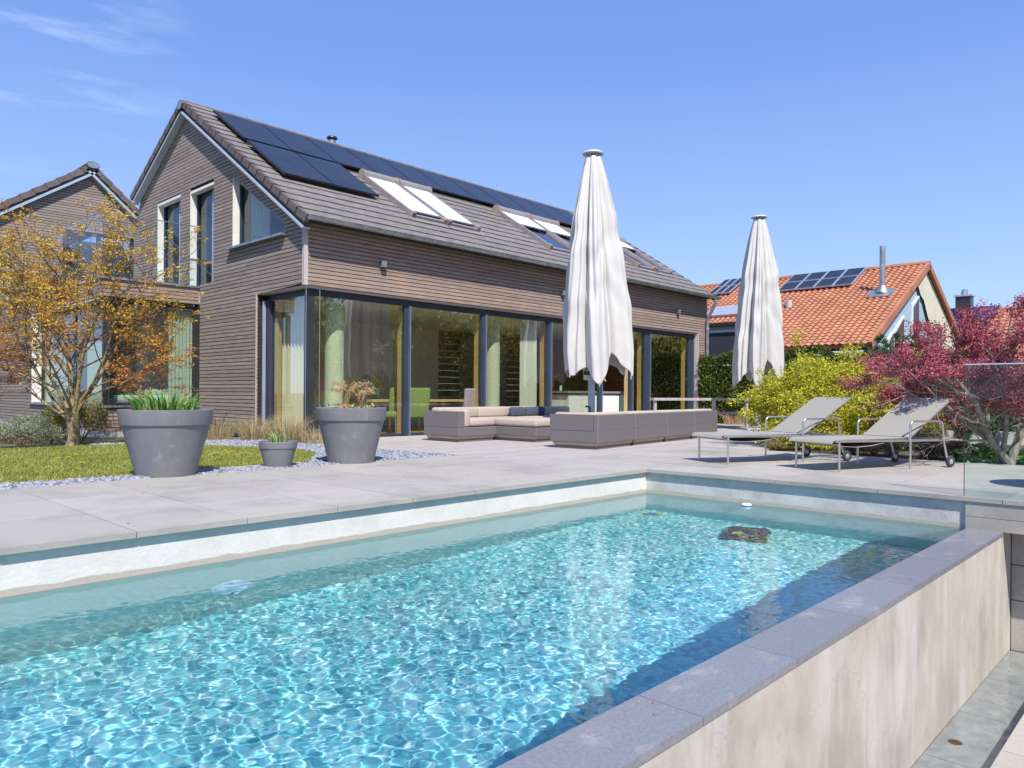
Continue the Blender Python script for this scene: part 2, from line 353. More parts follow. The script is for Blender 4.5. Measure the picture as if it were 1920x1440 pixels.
def beige_wall():
    """concrete face with long vertical run marks and hair cracks"""
    m, nt, p = new_mat('stained_beige_concrete'); N = nt.nodes; L = nt.links
    geo = N.new('ShaderNodeNewGeometry')
    def noise(st, sc_, det=8, ro=.65):
        mp = N.new('ShaderNodeMapping'); mp.inputs['Scale'].default_value = st; L.new(geo.outputs['Position'], mp.inputs[0])
        n = N.new('ShaderNodeTexNoise'); n.inputs['Scale'].default_value = sc_; n.inputs['Detail'].default_value = det; n.inputs['Roughness'].default_value = ro; L.new(mp.outputs[0], n.inputs['Vector']); return n.outputs[0]
    a = noise((1,1,.6), 2.2); b = noise((1,1,.16), 4.5); c = noise((1,1,1), 60, 4)
    r = N.new('ShaderNodeValToRGB'); r.color_ramp.elements[0].position = .36; r.color_ramp.elements[1].position = .68
    r.color_ramp.elements[0].color = (.36,.315,.265, 1); r.color_ramp.elements[1].color = (.53,.472,.405, 1); L.new(a, r.inputs[0])
    r2 = N.new('ShaderNodeMapRange'); r2.inputs[1].default_value = .50; r2.inputs[2].default_value = .74; L.new(b, r2.inputs[0])
    mx = N.new('ShaderNodeMix'); mx.data_type = 'RGBA'; L.new(r2.outputs[0], mx.inputs[0]); L.new(r.outputs[0], mx.inputs[6]); mx.inputs[7].default_value = (.56,.53,.495, 1)
    # hair cracks
    v = N.new('ShaderNodeTexVoronoi'); v.feature = 'DISTANCE_TO_EDGE'; v.inputs['Scale'].default_value = .9
    nd = N.new('ShaderNodeTexNoise'); nd.inputs['Scale'].default_value = 3; nd.inputs['Detail'].default_value = 6; L.new(geo.outputs['Position'], nd.inputs['Vector'])
    va = N.new('ShaderNodeVectorMath'); va.operation = 'MULTIPLY_ADD'; va.inputs[1].default_value = (.6,.6,.6); L.new(nd.outputs['Color'], va.inputs[0]); L.new(geo.outputs['Position'], va.inputs[2]); L.new(va.outputs[0], v.inputs['Vector'])
    ck = N.new('ShaderNodeMapRange'); ck.inputs[1].default_value = .004; ck.inputs[2].default_value = .0; ck.inputs[4].default_value = .45; L.new(v.outputs['Distance'], ck.inputs[0])
    mx2 = N.new('ShaderNodeMix'); mx2.data_type = 'RGBA'; L.new(ck.outputs[0], mx2.inputs[0]); L.new(mx.outputs[2], mx2.inputs[6]); mx2.inputs[7].default_value = (.30,.24,.19, 1)
    vp = N.new('ShaderNodeTexVoronoi'); vp.inputs['Scale'].default_value = 16; L.new(geo.outputs['Position'], vp.inputs['Vector'])
    pr = N.new('ShaderNodeMapRange'); pr.inputs[1].default_value = .09; pr.inputs[2].default_value = .05; pr.inputs[4].default_value = .55; L.new(vp.outputs['Distance'], pr.inputs[0])
    mx3 = N.new('ShaderNodeMix'); mx3.data_type = 'RGBA'; L.new(pr.outputs[0], mx3.inputs[0]); L.new(mx2.outputs[2], mx3.inputs[6]); mx3.inputs[7].default_value = (.30,.25,.20, 1)
    L.new(mx3.outputs[2], p.inputs['Base Color']); p.inputs['Roughness'].default_value = .8
    bp = N.new('ShaderNodeBump'); bp.inputs['Strength'].default_value = .15; bp.inputs['Distance'].default_value = .01; L.new(c, bp.inputs['Height']); L.new(bp.outputs[0], p.inputs['Normal'])
    return m
M['beige'] = beige_wall()

def wicker():
    m, nt, p = new_mat('grey_brown_wicker'); N = nt.nodes; L = nt.links
    tc_ = N.new('ShaderNodeTexCoord'); mp = N.new('ShaderNodeMapping'); mp.inputs['Scale'].default_value = (1,1,1); L.new(tc_.outputs['Object'], mp.inputs[0])
    sp = N.new('ShaderNodeSeparateXYZ'); L.new(mp.outputs[0], sp.inputs[0])
    sm = N.new('ShaderNodeMath'); sm.operation = 'ADD'; L.new(sp.outputs[0], sm.inputs[0]); L.new(sp.outputs[1], sm.inputs[1])
    def wave(src, k):
        mu = N.new('ShaderNodeMath'); mu.operation = 'MULTIPLY'; mu.inputs[1].default_value = k; L.new(src, mu.inputs[0])
        s_ = N.new('ShaderNodeMath'); s_.operation = 'SINE'; L.new(mu.outputs[0], s_.inputs[0]); return s_.outputs[0]
    a = wave(sm.outputs[0], 2*math.pi/.06); b = wave(sp.outputs[2], 2*math.pi/.034)
    mu = N.new('ShaderNodeMath'); mu.operation = 'MULTIPLY'; L.new(a, mu.inputs[0]); L.new(b, mu.inputs[1])
    nz_ = N.new('ShaderNodeTexNoise'); nz_.inputs['Scale'].default_value = 35; L.new(tc_.outputs['Object'], nz_.inputs['Vector'])
    ad = N.new('ShaderNodeMath'); ad.operation = 'MULTIPLY_ADD'; ad.inputs[1].default_value = .8; ad.inputs[2].default_value = .1; L.new(nz_.outputs[0], ad.inputs[0])
    ad2 = N.new('ShaderNodeMath'); ad2.operation = 'MULTIPLY_ADD'; ad2.inputs[1].default_value = .5; L.new(mu.outputs[0], ad2.inputs[0]); L.new(ad.outputs[0], ad2.inputs[2])
    r = N.new('ShaderNodeValToRGB'); r.color_ramp.elements[0].color = (.10,.088,.09, 1); r.color_ramp.elements[1].color = (.205,.185,.185, 1); L.new(ad2.outputs[0], r.inputs[0])
    L.new(r.outputs[0], p.inputs['Base Color']); p.inputs['Roughness'].default_value = .55
    bp = N.new('ShaderNodeBump'); bp.inputs['Strength'].default_value = .7; bp.inputs['Distance'].default_value = .004; L.new(mu.outputs[0], bp.inputs['Height']); L.new(bp.outputs[0], p.inputs['Normal'])
    return m
M['wicker'] = wicker()

def water_mat(name, tint=(.93,.985,.99)):
    m, nt, p = new_mat(name); N = nt.nodes; L = nt.links; N.remove(p)
    g = N.new('ShaderNodeBsdfGlass'); g.inputs['IOR'].default_value = 1.333; g.inputs['Roughness'].default_value = 0; g.inputs[0].default_value = (*tint, 1)
    L.new(g.outputs[0], N['Material Output'].inputs[0]); return m
M['water'] = water_mat('clear_pool_water', (.98,.995,1.0))

G = {
 'yel': leafmat('maple_leaf_yellow', (.66,.44,.04), (.80,.58,.08)),
 'yor': leafmat('maple_leaf_amber', (.62,.34,.05), (.74,.46,.07)),
 'org': leafmat('maple_leaf_orange', (.48,.20,.06), (.62,.30,.08)),
 'rust': leafmat('maple_leaf_rust', (.32,.12,.06), (.46,.20,.09)),
 'lime': leafmat('lime_leaf', (.47,.46,.03), (.68,.65,.08)),
 'lime2': leafmat('lime_leaf_olive', (.26,.29,.03), (.42,.42,.06)),
 'limeb': leafmat('bronze_leaf', (.30,.22,.05), (.42,.32,.08)),
 'pink': leafmat('crimson_blossom', (.48,.065,.11), (.68,.15,.21)),
 'pink2': leafmat('rose_blossom', (.48,.17,.19), (.66,.30,.32)),
 'plum': leafmat('plum_leaf', (.13,.028,.04), (.24,.06,.07)),
 'dark': leafmat('yew_needles', (.018,.045,.010), (.06,.095,.018), tr=.15),
 'dark2': leafmat('yew_tips', (.11,.14,.015), (.20,.22,.03), tr=.2),
 'pine': leafmat('pine_needles', (.03,.075,.045), (.08,.15,.075), tr=.15),
 'olive': leafmat('olive_foliage', (.40,.40,.09), (.60,.56,.18), tr=.5),
 'sage': leafmat('sage_leaf', (.26,.31,.19), (.44,.48,.34)),
 'drystem': leafmat('dry_stem', (.26,.16,.10), (.42,.29,.19)),
 'straw': leafmat('straw_blade', (.52,.36,.17), (.72,.54,.30)),
 'grass': leafmat('lawn_blade', (.27,.31,.055), (.44,.46,.11), scale=3),
 'grassy': leafmat('lawn_blade_yellow', (.48,.46,.11), (.62,.56,.19)),
 'lawndark': leafmat('lawn_blade_dark', (.12,.19,.03), (.22,.28,.05)),
 'green': leafmat('fresh_green', (.10,.24,.035), (.22,.40,.07)),
 'greenl': leafmat('light_green', (.27,.42,.11), (.42,.56,.22)),
 'dand': leafmat('dandelion_yellow', (.80,.62,.01), (.85,.70,.03), tr=.1),
 'white': leafmat('daisy_white', (.75,.75,.75), (.8,.8,.8), tr=.1),
}

def leaves(P, size, rng, flat=0.0, aspect=.55, D=None, fold=True):
    """V,F of leaf quads at points P; flat 0..1 pulls them level; D optional long-axis directions"""
    n = len(P)
    a = rng.normal(size=(n, 3)) if D is None else D + rng.normal(size=(n, 3))*.25
    a[:, 2] *= (1-flat); a /= np.linalg.norm(a, axis=1, keepdims=True)+1e-9
    b = rng.normal(size=(n, 3)); b[:, 2] *= (1-flat*.8); b -= (b*a).sum(1, keepdims=True)*a; b /= np.linalg.norm(b, axis=1, keepdims=True)+1e-9
    s = (size*rng.uniform(.6, 1.3, n))[:, None]
    c = np.cross(a, b)*s*.12
    V = np.stack([P-a*s*.5, P+b*s*aspect*.5+c, P+a*s*.5, P-b*s*aspect*.5+c], 1).reshape(-1, 3)
    F = np.arange(n*4).reshape(n, 4); return V, F

def blades(P, h, w, rng, lean=.35, curve=.3, D=None):
    """tapered grass blades (2 segments) from base points"""
    n = len(P); h = h*rng.uniform(.55, 1.25, n)[:, None]; w = w*rng.uniform(.7, 1.2, n)[:, None]
    th = rng.uniform(0, 2*math.pi, n); d = np.stack([np.cos(th), np.sin(th), np.zeros(n)], 1)
    if D is not None: d = D
    ph = rng.uniform(0, 2*math.pi, n); s = np.stack([np.cos(ph), np.sin(ph), np.zeros(n)], 1)*w*.5
    l = lean*rng.uniform(0.1, 1, n)[:, None]
    m_ = P + d*h*l*.4 + np.array([0,0,1.])*h*.6; t = P + d*h*(l+curve*l) + np.array([0,0,1.])*h*(1-.25*l)
    V = np.stack([P-s, P+s, m_+s*.75, m_-s*.75, t+s*.1, t-s*.1], 1).reshape(-1, 3)
    i = np.arange(n)[:, None]*6
    F = np.concatenate([i+np.array([0,1,2,3]), i+np.array([3,2,4,5])], 0); return V, F

def foliage(name, P, size, mats, weights, parent, rng, flat=0., aspect=.55, mi=None, **props):
    V, F = leaves(P, size, rng, flat, aspect)
    if mi is None: mi = rng.choice(len(mats), len(F), p=np.array(weights)/sum(weights))
    return big_mesh(name, V, F, mats, parent, mi, **props)

# ================================================================== GROUND AND TERRACE
GZ = -0.06
m = MB()
m._add([(-900,5.42,GZ),(8.14,5.42,GZ),(8.14,-900,GZ),(900,-900,GZ),(900,900,GZ),(-900,900,GZ),(-900,-900,-2.15),(8.14,-900,-2.15),(8.14,5.42,-2.15),(-900,5.42,-2.15)],
       [(0,1,4,5),(1,2,3,4),(6,7,8,9),(0,9,8,1),(1,8,7,2)])
m.build('ground', M['ground'], kind='structure')

terrace = MB().box((-3,5.2,-.045),(13.2,8.05,-.042)).box((7.8,-4,-.045),(11.7,5.3,-.042)).build('terrace', M['grout'], kind='structure')
def slab(x0, x1, y0, y1, z=0, mat='slab', parent=terrace, name='paving_slab', t=.04):
    g = .0032
    piece(name, M[mat], parent, ((x0+x1)/2, (y0+y1)/2, z-t/2+random.uniform(-.0008,.0008)), (x1-x0-2*g, y1-y0-2*g, t))
xs = [1.04+.75*k for k in range(-5, 10)]
for k in range(len(xs)-1):
    x0, x1 = xs[k], xs[k+1]
    x1 = min(x1, 7.66)
    if x1-x0 < .1: continue
    if x1 > 7.55: x1 = 7.66
    for (y0, y1) in ((5.03,6.03),(6.03,7.03),(7.03,8.05)):
        slab(x0, x1, y0, y1)
k = 0
X0 = 7.66
cols = [7.66, 8.42, 9.22, 10.02, 10.82, 11.7]
for a in range(len(cols)-1):
    y = -4.0 + (.47 if a % 2 else 0)
    y = 6.53-1.03*11 if True else y
    while y < 6.5:
        y1 = y+1.03
        if not (a == 0 and y1 < 1.72 and False): slab(cols[a], cols[a+1], y, y1)
        y = y1
for x0 in np.arange(11.7, 15.6, .8): slab(x0, x0+.8, 5.5, 6.53)

# ------------------------------------------------------------------ deck
def deck_left(y): return 7.52-(y-6.55)*.118
deck = MB().box((7.7,6.56,-.07),(22.5,12.3,-.03)).build('timber_deck', M['backing'], kind='structure')
y = 6.545; bw = .142
while y < 12.28:
    x = deck_left(y); first = True
    while x < 22.3:
        ln = random.uniform(3.2, 4.6) if not first else random.uniform(1.5, 4.2); first = False
        x1 = min(x+ln, 22.4)
        piece('deck_board', M['deck'], deck, ((x+x1)/2, y+bw/2, -.012+random.uniform(-.0012,.0012)), (x1-x-.004, bw-.006, .026)); x = x1
    y += bw
# ------------------------------------------------------------------ lawn, gravel, kerb
MB()._add([(-6,8.62,-.035),(5.05,8.42,-.035),(6.1,9.9,-.035),(6.3,11.0,-.035),(5.0,13.6,-.035),(-6,14.4,-.035)], [(0,1,2,3,4,5)]).build('lawn', M['lawnsoil'], kind='structure')
def in_lawn(P):
    poly = np.array([(-6,8.6),(5.05,8.4),(6.1,9.9),(6.3,11.0),(5.0,13.6),(-6,14.4)]); x, y = P[:,0], P[:,1]; ins = np.zeros(len(P), bool); n = len(poly)
    for i in range(n):
        (x0,y0),(x1,y1) = poly[i], poly[(i+1)%n]
        c = ((y0>y)!=(y1>y)) & (x < (x1-x0)*(y-y0)/(y1-y0+1e-12)+x0); ins ^= c
    return ins
P = np.stack([RNG.uniform(-.8,6.4,150000), RNG.uniform(8.4,14.4,150000), np.full(150000,-.036)], 1); P = P[in_lawn(P)]
clump = (np.sin(P[:,0]*5.1)+np.sin(P[:,1]*6.3+1)+np.sin((P[:,0]+P[:,1])*3.7))/3
V, F = blades(P, .052+.010*clump[:,None].ravel().mean(), .0085, RNG, .55)
pidx = np.tile(np.arange(len(P)), 2); yl = (clump[pidx]*.5+RNG.normal(size=len(pidx))*.5) > .25
edge = (P[pidx,1]-(8.62-.018*(P[pidx,0]+6)) < .13) & (RNG.random(len(pidx)) < .6)
mi = np.where(yl, 1, 0); mi[(RNG.random(len(mi)) < .3)] = 3; mi[edge] = 2
big_mesh('lawn_grass', V, F, [G['grass'], G['grassy'], G['straw'], G['lawndark']], None, mi, label='short spring lawn between house and slate strip', cat='grass', kind='stuff')
def flower(name, x, y, h, r, mat, **kw):
    rt = empty(name, (x, y, -.035), **kw)
    MB().tube([(0,0,0),(.003,0,h)], .003, 5).build('stem', G['green'], rt)
    b = MB()
    for ring, (rr, zz) in enumerate(((r, 0), (r*.65, .008))):
        n = 11
        for i in range(n):
            t = 2*math.pi*i/n+ring*.3; c, s_ = math.cos(t), math.sin(t); w = rr*.28
            b._add([(0,0,h+zz),(c*rr*.6-s_*w,s_*rr*.6+c*w,h+zz+.004),(c*rr,s_*rr,h+zz+.002),(c*rr*.6+s_*w,s_*rr*.6-c*w,h+zz+.004)], [(0,1,2,3)])
    b.build('petals', mat, rt)
    return rt
for i, (x, y) in enumerate([(2.86,10.74),(3.0,10.8),(3.2,11.2),(1.9,13.4),(2.1,13.7),(2.9,9.9)]):
    flower('dandelion', x, y, .075, .042, G['dand'], label=('yellow dandelion in the lawn, one of those left of the big left pot'), cat='dandelion', group='dandelions left of the big pot')
for i, (x, y) in enumerate([(4.35,10.35),(4.5,10.0),(4.62,10.15),(4.78,10.1),(4.55,10.6),(4.95,10.3),(5.0,10.6),(4.35,9.9),(4.25,9.75),(4.9,9.9)]):
    flower('dandelion', x, y, .075, .04, G['dand'], label='yellow dandelion in the lawn between the big left pot and the small pot', cat='dandelion', group='dandelions between the pots')
for i, (x, y) in enumerate([(4.7,10.35),(4.85,10.5),(4.4,10.8),(5.1,10.1),(4.2,11.0)]):
    flower('daisy', x, y, .05, .016, G['white'], label='tiny white daisy in the lawn between the pots', cat='daisy', group='daisies in the lawn')

def chips(P, size, rng):
    n = len(P); a = rng.normal(size=(n,3)); a[:,2] *= .35; a /= np.linalg.norm(a,axis=1,keepdims=True)
    up = np.array([0,0,1.])+rng.normal(size=(n,3))*.35; b = np.cross(up,a); b /= np.linalg.norm(b,axis=1,keepdims=True); c = np.cross(a,b)
    s = rng.uniform(.5,1.3,n)[:,None]*size; a = a*s*.5; b = b*s*rng.uniform(.25,.45,n)[:,None]; c = c*s*.12
    V = np.stack([P+i*a*(.8 if k>0 else 1)+j*b+k*c for i in (-1,1) for j in (-1,1) for k in (-1,1)],1).reshape(-1,3)
    F = (np.arange(n)[:,None,None]*8+np.array([(0,1,3,2),(4,6,7,5),(0,4,5,1),(2,3,7,6),(0,2,6,4),(1,5,7,3)])[None]).reshape(-1,4); return V, F
def strip_pts(n):
    x = RNG.uniform(-.5, 7.5, n); yk = 8.62-.018*(x+6)
    y = 8.06 + RNG.random(n)*np.clip(yk-8.06-.02, .02, 1)
    P1 = np.stack([x,y,np.full(n,-.035)+RNG.uniform(0,.03,n)],1); return P1[x < 5.2]
Pa = strip_pts(15000)
x = RNG.uniform(4.9,7.2,22000); y = RNG.uniform(8.06,12.3,22000)
Pb = np.stack([x,y,RNG.uniform(-.035,-.008,22000)],1); Pb = Pb[(~in_lawn(Pb)) & (x < 7.5-(y-6.55)*.118)]
x = RNG.uniform(4.2,7.3,9000); y = RNG.uniform(11.6,14.0,9000); Pc = np.stack([x,y,RNG.uniform(-.03,-.005,9000)],1); Pc = Pc[~in_lawn(Pc)]
V, F = chips(np.concatenate([Pa,Pb,Pc]), .062, RNG); mi = np.repeat((RNG.random(len(F)//6) < .25).astype(int), 6)
big_mesh('slate_gravel', V, F, [M['slate'], M['slate2']], None, mi, label='blue grey slate chippings along the paving and deck', cat='gravel', kind='stuff')
MB()._add([(-3,8.05,-.05),(7.6,8.05,-.05),(7.4,14,-.05),(-3,14,-.05)], [(0,1,2,3)]).build('gravel_bed', M['slate2'], kind='structure')
kerb = MB()
kerb.obox((4.05,8.50,-.03),(1.0,-.018,0),(0,.045,0),(0,0,.04))
tag(kerb.build('kerb', M['kerb']), kind='structure')
MB().lathe([(.001,.012),(.16,.010),(.2,0)], 9, (6.15,8.62,-.02)).build('stepping_stone', M['corner'], label='flat pale stone lying in the slate chips right of the right-hand big pot', cat='stone')

lt = RNG.random((130,2)); Pl = np.concatenate([np.stack([RNG.uniform(.2,7.4,60),8.06-np.abs(RNG.normal(size=60))*.12,np.full(60,.004)],1),np.stack([RNG.uniform(.6,7.5,24),RNG.uniform(5.1,7.9,24),np.full(24,.004)],1),np.stack([RNG.uniform(8,11.6,30),RNG.uniform(2,6,30),np.full(30,.004)],1),np.stack([RNG.uniform(2,7.5,16),RNG.uniform(1.39,1.64,16),np.full(16,-.281)],1)])
V,F = leaves(Pl,.022,RNG,.96,.5); big_mesh('leaf_litter',V,F,[G['rust'],G['straw'],G['drystem']],None,RNG.integers(0,3,len(F)),label='small dry leaves and bud scales scattered on the paving',cat='leaf litter',kind='stuff')

# ================================================================== POOL
WZ = -0.292
pool = MB().box((-3.2,5.08,-2.1),(8.1,5.41,-.045)).build('pool', M['poolwall'], kind='structure')
def recv(o): o.cycles.is_caustics_receiver = True; return o
recv(pool)
recv(MB().box((7.71,1.66,-2.1),(8.03,5.079,-.045)).build('end_wall', M['poolfar'], pool))
recv(MB().box((-3.2,1.38,-2.1),(8.03,1.655,-.2905)).build('overflow_wall', M['beige'], pool))
recv(MB().box((-3.2,1.656,-2.1),(7.709,5.079,-1.54)).build('pool_floor', M['poolfloor'], pool))
cx = [-1.0,-.1,.78,1.66,2.47,3.31,4.19,5.11,6.03,6.95,7.685]
for a, b in zip(cx[:-1], cx[1:]):
    o = piece('coping_slab', M['coping'], pool, ((a+b)/2, 1.5165, -.302), (b-a-.005, .283, .034))
    o.cycles.is_caustics_receiver = True
for (x_, y_) in ((7.62,1.70),):
    pass
# water sheet with real ripples (bends and focuses the sunlight)
def ripple(X, Y, seed, lams, amp):
    rg = np.random.default_rng(seed); Z = np.zeros_like(X)
    for lam in lams:
        th = rg.uniform(0, 2*math.pi); kk = 2*math.pi/lam
        wx = X+.03*np.sin(Y*3+th); Z += np.sin(kk*(wx*math.cos(th)+Y*math.sin(th))+rg.uniform(0,6.28))*lam*amp
    return Z
def water_sheet(name, x0, x1, y0, y1, z, nx, ny, seed, lams, amp, mat, calm=None, xs=None, **props):
    if xs is not None: nx = len(xs)
    X, Y = np.meshgrid(xs if xs is not None else np.linspace(x0,x1,nx), np.linspace(y0,y1,ny), indexing='ij'); Z = ripple(X,Y,seed,lams,amp)
    if calm: Z = Z*calm(X,Y)
    V = np.stack([X,Y,z+Z],-1).reshape(-1,3); i = np.arange(nx*ny).reshape(nx,ny)
    F = np.stack([i[:-1,:-1],i[1:,:-1],i[1:,1:],i[:-1,1:]],-1).reshape(-1,4)
    o = big_mesh(name, V, F, mat, None, None, True, **props); o.cycles.is_caustics_caster = True; return o
lams = list(np.random.default_rng(5).uniform(.042,.105,64))+list(np.random.default_rng(6).uniform(.12,.28,8))+[.7,.9]
wxs = np.concatenate([np.linspace(-1.2,.3,40)[:-1], .3+7.415*np.linspace(0,1,960)**1.12])
water_sheet('pool_water', -1.2, 7.715, 1.654, 5.085, WZ, 0, 500, 3, lams, .00050, M['water'],
            calm=lambda X,Y: (.55+.45*np.clip((7.6-X)/4.5,0,1))*(.25+.75*np.clip((5.05-Y)/.8,0,1)), xs=wxs, kind='structure')
# floor-level fittings
def disc_thing(name, loc, nrm, r, mats, **kw):
    rt = empty(name, loc, **kw)
    q = Vector(nrm).to_track_quat('Z','Y'); rt.rotation_euler = q.to_euler()
    a = MB().lathe([(r*.78,.004),(r,.012),(r*1.02,0)], 32).build('rim', mats[0], rt, smooth=True)
    b = MB().lathe([(.0001,.02),(r*.4,.017),(r*.78,.004)], 32).build('lens', mats[1], rt, smooth=True)
    recv(a); recv(b); return rt
M['lamp_lens'] = nmat('pool_lamp_lens', (.35,.62,.78), (.5,.75,.9), .2, 6)
M['lamp_blue'] = nmat('blue_plastic', (.03,.12,.5), (.05,.2,.6), .4, 6)
M['yellow'] = nmat('yellow_green_plastic', (.5,.62,.03), (.6,.7,.05), .4, 6)
M['whitep'] = nmat('white_plastic', (.75,.76,.76), (.8,.8,.8), .4, 6)
disc_thing('pool_lamp', (2.45,5.078,-1.03), (0,-1,0), .14, (M['lamp_lens'],M['lamp_lens']), label='round pool lamp under water in the long wall, left half of the pool', cat='pool lamp')
disc_thing('inlet_nozzle', (7.48,4.86,-1.535), (0,0,1), .13, (M['yellow'],M['lamp_blue']), label='small round blue fitting on the pool floor by the far left corner', cat='pool fitting')
rb = empty('pool_robot', (7.15,3.5,-1.535), 'dark pool cleaning robot with a yellow spot on the pool floor', 'pool robot', rz=R(20))
recv(MB().rbox((-.24,-.2,.05),(.24,.2,.24),.05).build('body', M['rubber'], rb, smooth=True))
for sx in (-.22,.22): recv(MB().tube([(sx,-.22,.06),(sx,.22,.06)], .06, 14).build('brush_roller', M['frame_dark'], rb, smooth=True))
recv(MB().rbox((-.2,.02,.235),(-.1,.12,.262),.01).build('badge', M['yellow'], rb))
recv(MB().tube([(-.18,-.16,.24),(-.1,-.16,.33),(.1,-.16,.33),(.18,-.16,.24)], .014, 8).build('handle', M['darkmetal'], rb, smooth=True))
fl = empty('chlorine_float', (7.55,3.70,-.285), 'flat white float with a blue rim on the water at the far pool wall', 'pool float')
MB().lathe([(.0001,.022),(.035,.02),(.052,.012),(.055,.003)], 28).build('cap', M['whitep'], fl, smooth=True)
MB().lathe([(.055,.002),(.06,-.004),(.045,-.02),(.0001,-.02)], 28).build('rim', M['lamp_blue'], fl, smooth=True)

# stone fascia and low glass screen beside the overflow
fascia = MB().box((7.70,-4,-.286),(8.1,1.66,-.05)).build('screen_plinth', M['grout'], kind='structure')
for (z0,z1) in ((-.172,-.004),(-.285,-.176)):
    y = 1.668
    for ln in (1.6,1.6,1.6):
        piece('fascia_slab', M['slab'], fascia, (7.688, y-ln/2, (z0+z1)/2), (.022, ln-.004, z1-z0)); y -= ln
scr = empty('glass_screen', (7.69,1.68,0), 'low frameless glass screen with a blue-green top edge standing at the pool corner', 'glass screen')
yy = 0
for ln in (1.5,1.5,1.5):
    g_ = MB().box((0,yy-ln+.006,.002),(.014,yy,1.186)).build('glass_pane', M['panel_glass'], scr)
    MB().box((-.001,yy-ln+.006,1.187),(.015,yy,1.197)).build('top_edge', M['glass_edge'], g_); yy -= ln
    MB().box((-.0005,yy+ln-.0005,.002),(.0145,yy+ln+.003,1.197)).build('side_edge', M['frame_dark'], g_)
# lower overflow basin
basin = MB().box((-3,.6,-1.47),(8.03,1.379,-1.44)).build('overflow_basin', M['grout'], kind='structure')
recv(basin)
x = -1.0
while x < 8:
    x1 = min(x+.9, 8.03); o = piece('basin_tile', M['basin_tile'], basin, ((x+x1)/2, 1.165, -1.425), (x1-x-.006, .425, .03)); o.cycles.is_caustics_receiver = True; x = x1
for (z0,z1) in ((-.62,-.30),(-.94,-.625),(-1.42,-.945)):
    for (a,b) in ((.4,1.375),(-.8,.395)):
        piece('end_block', M['slab'], basin, (8.05,(a+b)/2,(z0+z1)/2), (.04,b-a-.004,z1-z0-.004)).cycles.is_caustics_receiver = True
MB().box((-3,-6,-1.74),(8.03,.60,-1.33)).build('lower_path_base', M['grout'], kind='structure')
lower = MB().box((-3,-6,-1.33),(8.03,.94,-1.29)).build('lower_path', M['grout'], kind='structure')
x = -1.0
while x < 8:
    x1 = min(x+.9, 8.03)
    for (a,b) in ((.36,.955),(-.25,.355),(-.86,-.255)): piece('paving_slab', M['slab'], lower, ((x+x1)/2,(a+b)/2,-1.26), (x1-x-.006,b-a-.004,.05))
    x = x1
water_sheet('basin_water', -1.0, 8.029, .9, 1.379, -1.392, 500, 40, 9, list(np.random.default_rng(8).uniform(.05,.16,30)), .0016, M['water'],
            calm=lambda X,Y: np.clip((X-4.4)/2.5,.08,1), kind='structure')
MB().lathe([(.0001,.006),(.03,.004),(.045,0)], 9, (5.62,1.27,-1.409)).build('fallen_leaf', G['org'], label='orange brown leaf lying in the shallow overflow basin', cat='leaf')

# ================================================================== MAIN HOUSE
HX, HY = 7.27, 12.25
OFF = (HX, HY, 0)
house = empty('timber_house', OFF, 'grey timber-clad house with solar panels, long glass front and a balconied left wing', 'house')
def hp(mb, name, mat, parent=house, **k): return mb.build(name, mat, parent, OFF if True else (0,0,0), **k)
def hpiece(name, mat, loc, size, parent=house, rot=(0,0,0)):
    return piece(name, mat, parent, (loc[0]-HX, loc[1]-HY, loc[2]), size, rot)
PITCH = .0782; BH = .0635

def yR(z): return max(12.31, 12.09+(z-3.976)/.6525)
def yL(z): return min(20.42, 17.41+(7.447-z)/.566)
def trapR(z): return 13.0 if z < 4.14 else 13.0+(z-4.14)/.614
def openings(z):
    o = []
    if z < 2.89: o.append((12.0, 14.07))
    if z < 3.31: o.append((16.72, 21))
    if 3.31 <= z < 5.56: o.append((16.05, 17.27))
    if 3.31 <= z < 5.60: o.append((17.81, 19.19))
    if 3.93 <= z < 5.46: o.append((trapR(z), 15.15))
    return sorted(o)
def segs(z):
    a, b = yR(z), yL(z); out = []
    for lo, hi in openings(z):
        if lo > a: out.append((a, min(lo, b)))
        a = max(a, hi)
    if a < b: out.append((a, b))
    return [s_ for s_ in out if s_[1]-s_[0] > .02]
wallb = MB()
z = .21; rows = 0
while z < 7.40:
    za, zb = z, z+BH
    s0, s1 = segs(za+.001), segs(zb-.001)
    if len(s0) != len(s1): s1 = s0 = segs((za+zb)/2)
    for (a0,b0),(a1,b1) in zip(s0,s1):
        jx = random.uniform(-.0015,.0015)
        cuts = [(a0,a1)]; L_ = b0-a0
        if L_ > 3.2: c = 17.28 if 4 < z and a0 < 17 < b0 else a0+L_*random.choice((.45,.6)); cuts.append((c,c))
        cuts.append((b0,b1))
        for (p0,p1),(q0,q1) in zip(cuts[:-1],cuts[1:]):
            lo = [(7.27+jx,p0+.001,za),(7.27+jx,q0-.001,za),(7.289,q0-.001,za),(7.289,p0+.001,za)]
            hi = [(7.27+jx,p1+.001,zb),(7.27+jx,q1-.001,zb),(7.289,q1-.001,zb),(7.289,p1+.001,zb)]
            hp(MB().hexa(lo,hi), 'cladding_board', M['clad'])
        wallb.box((7.292,max(a0,a1),za-.004),(7.45,min(b0,b1),za+PITCH-.006))
    z += PITCH; rows += 1
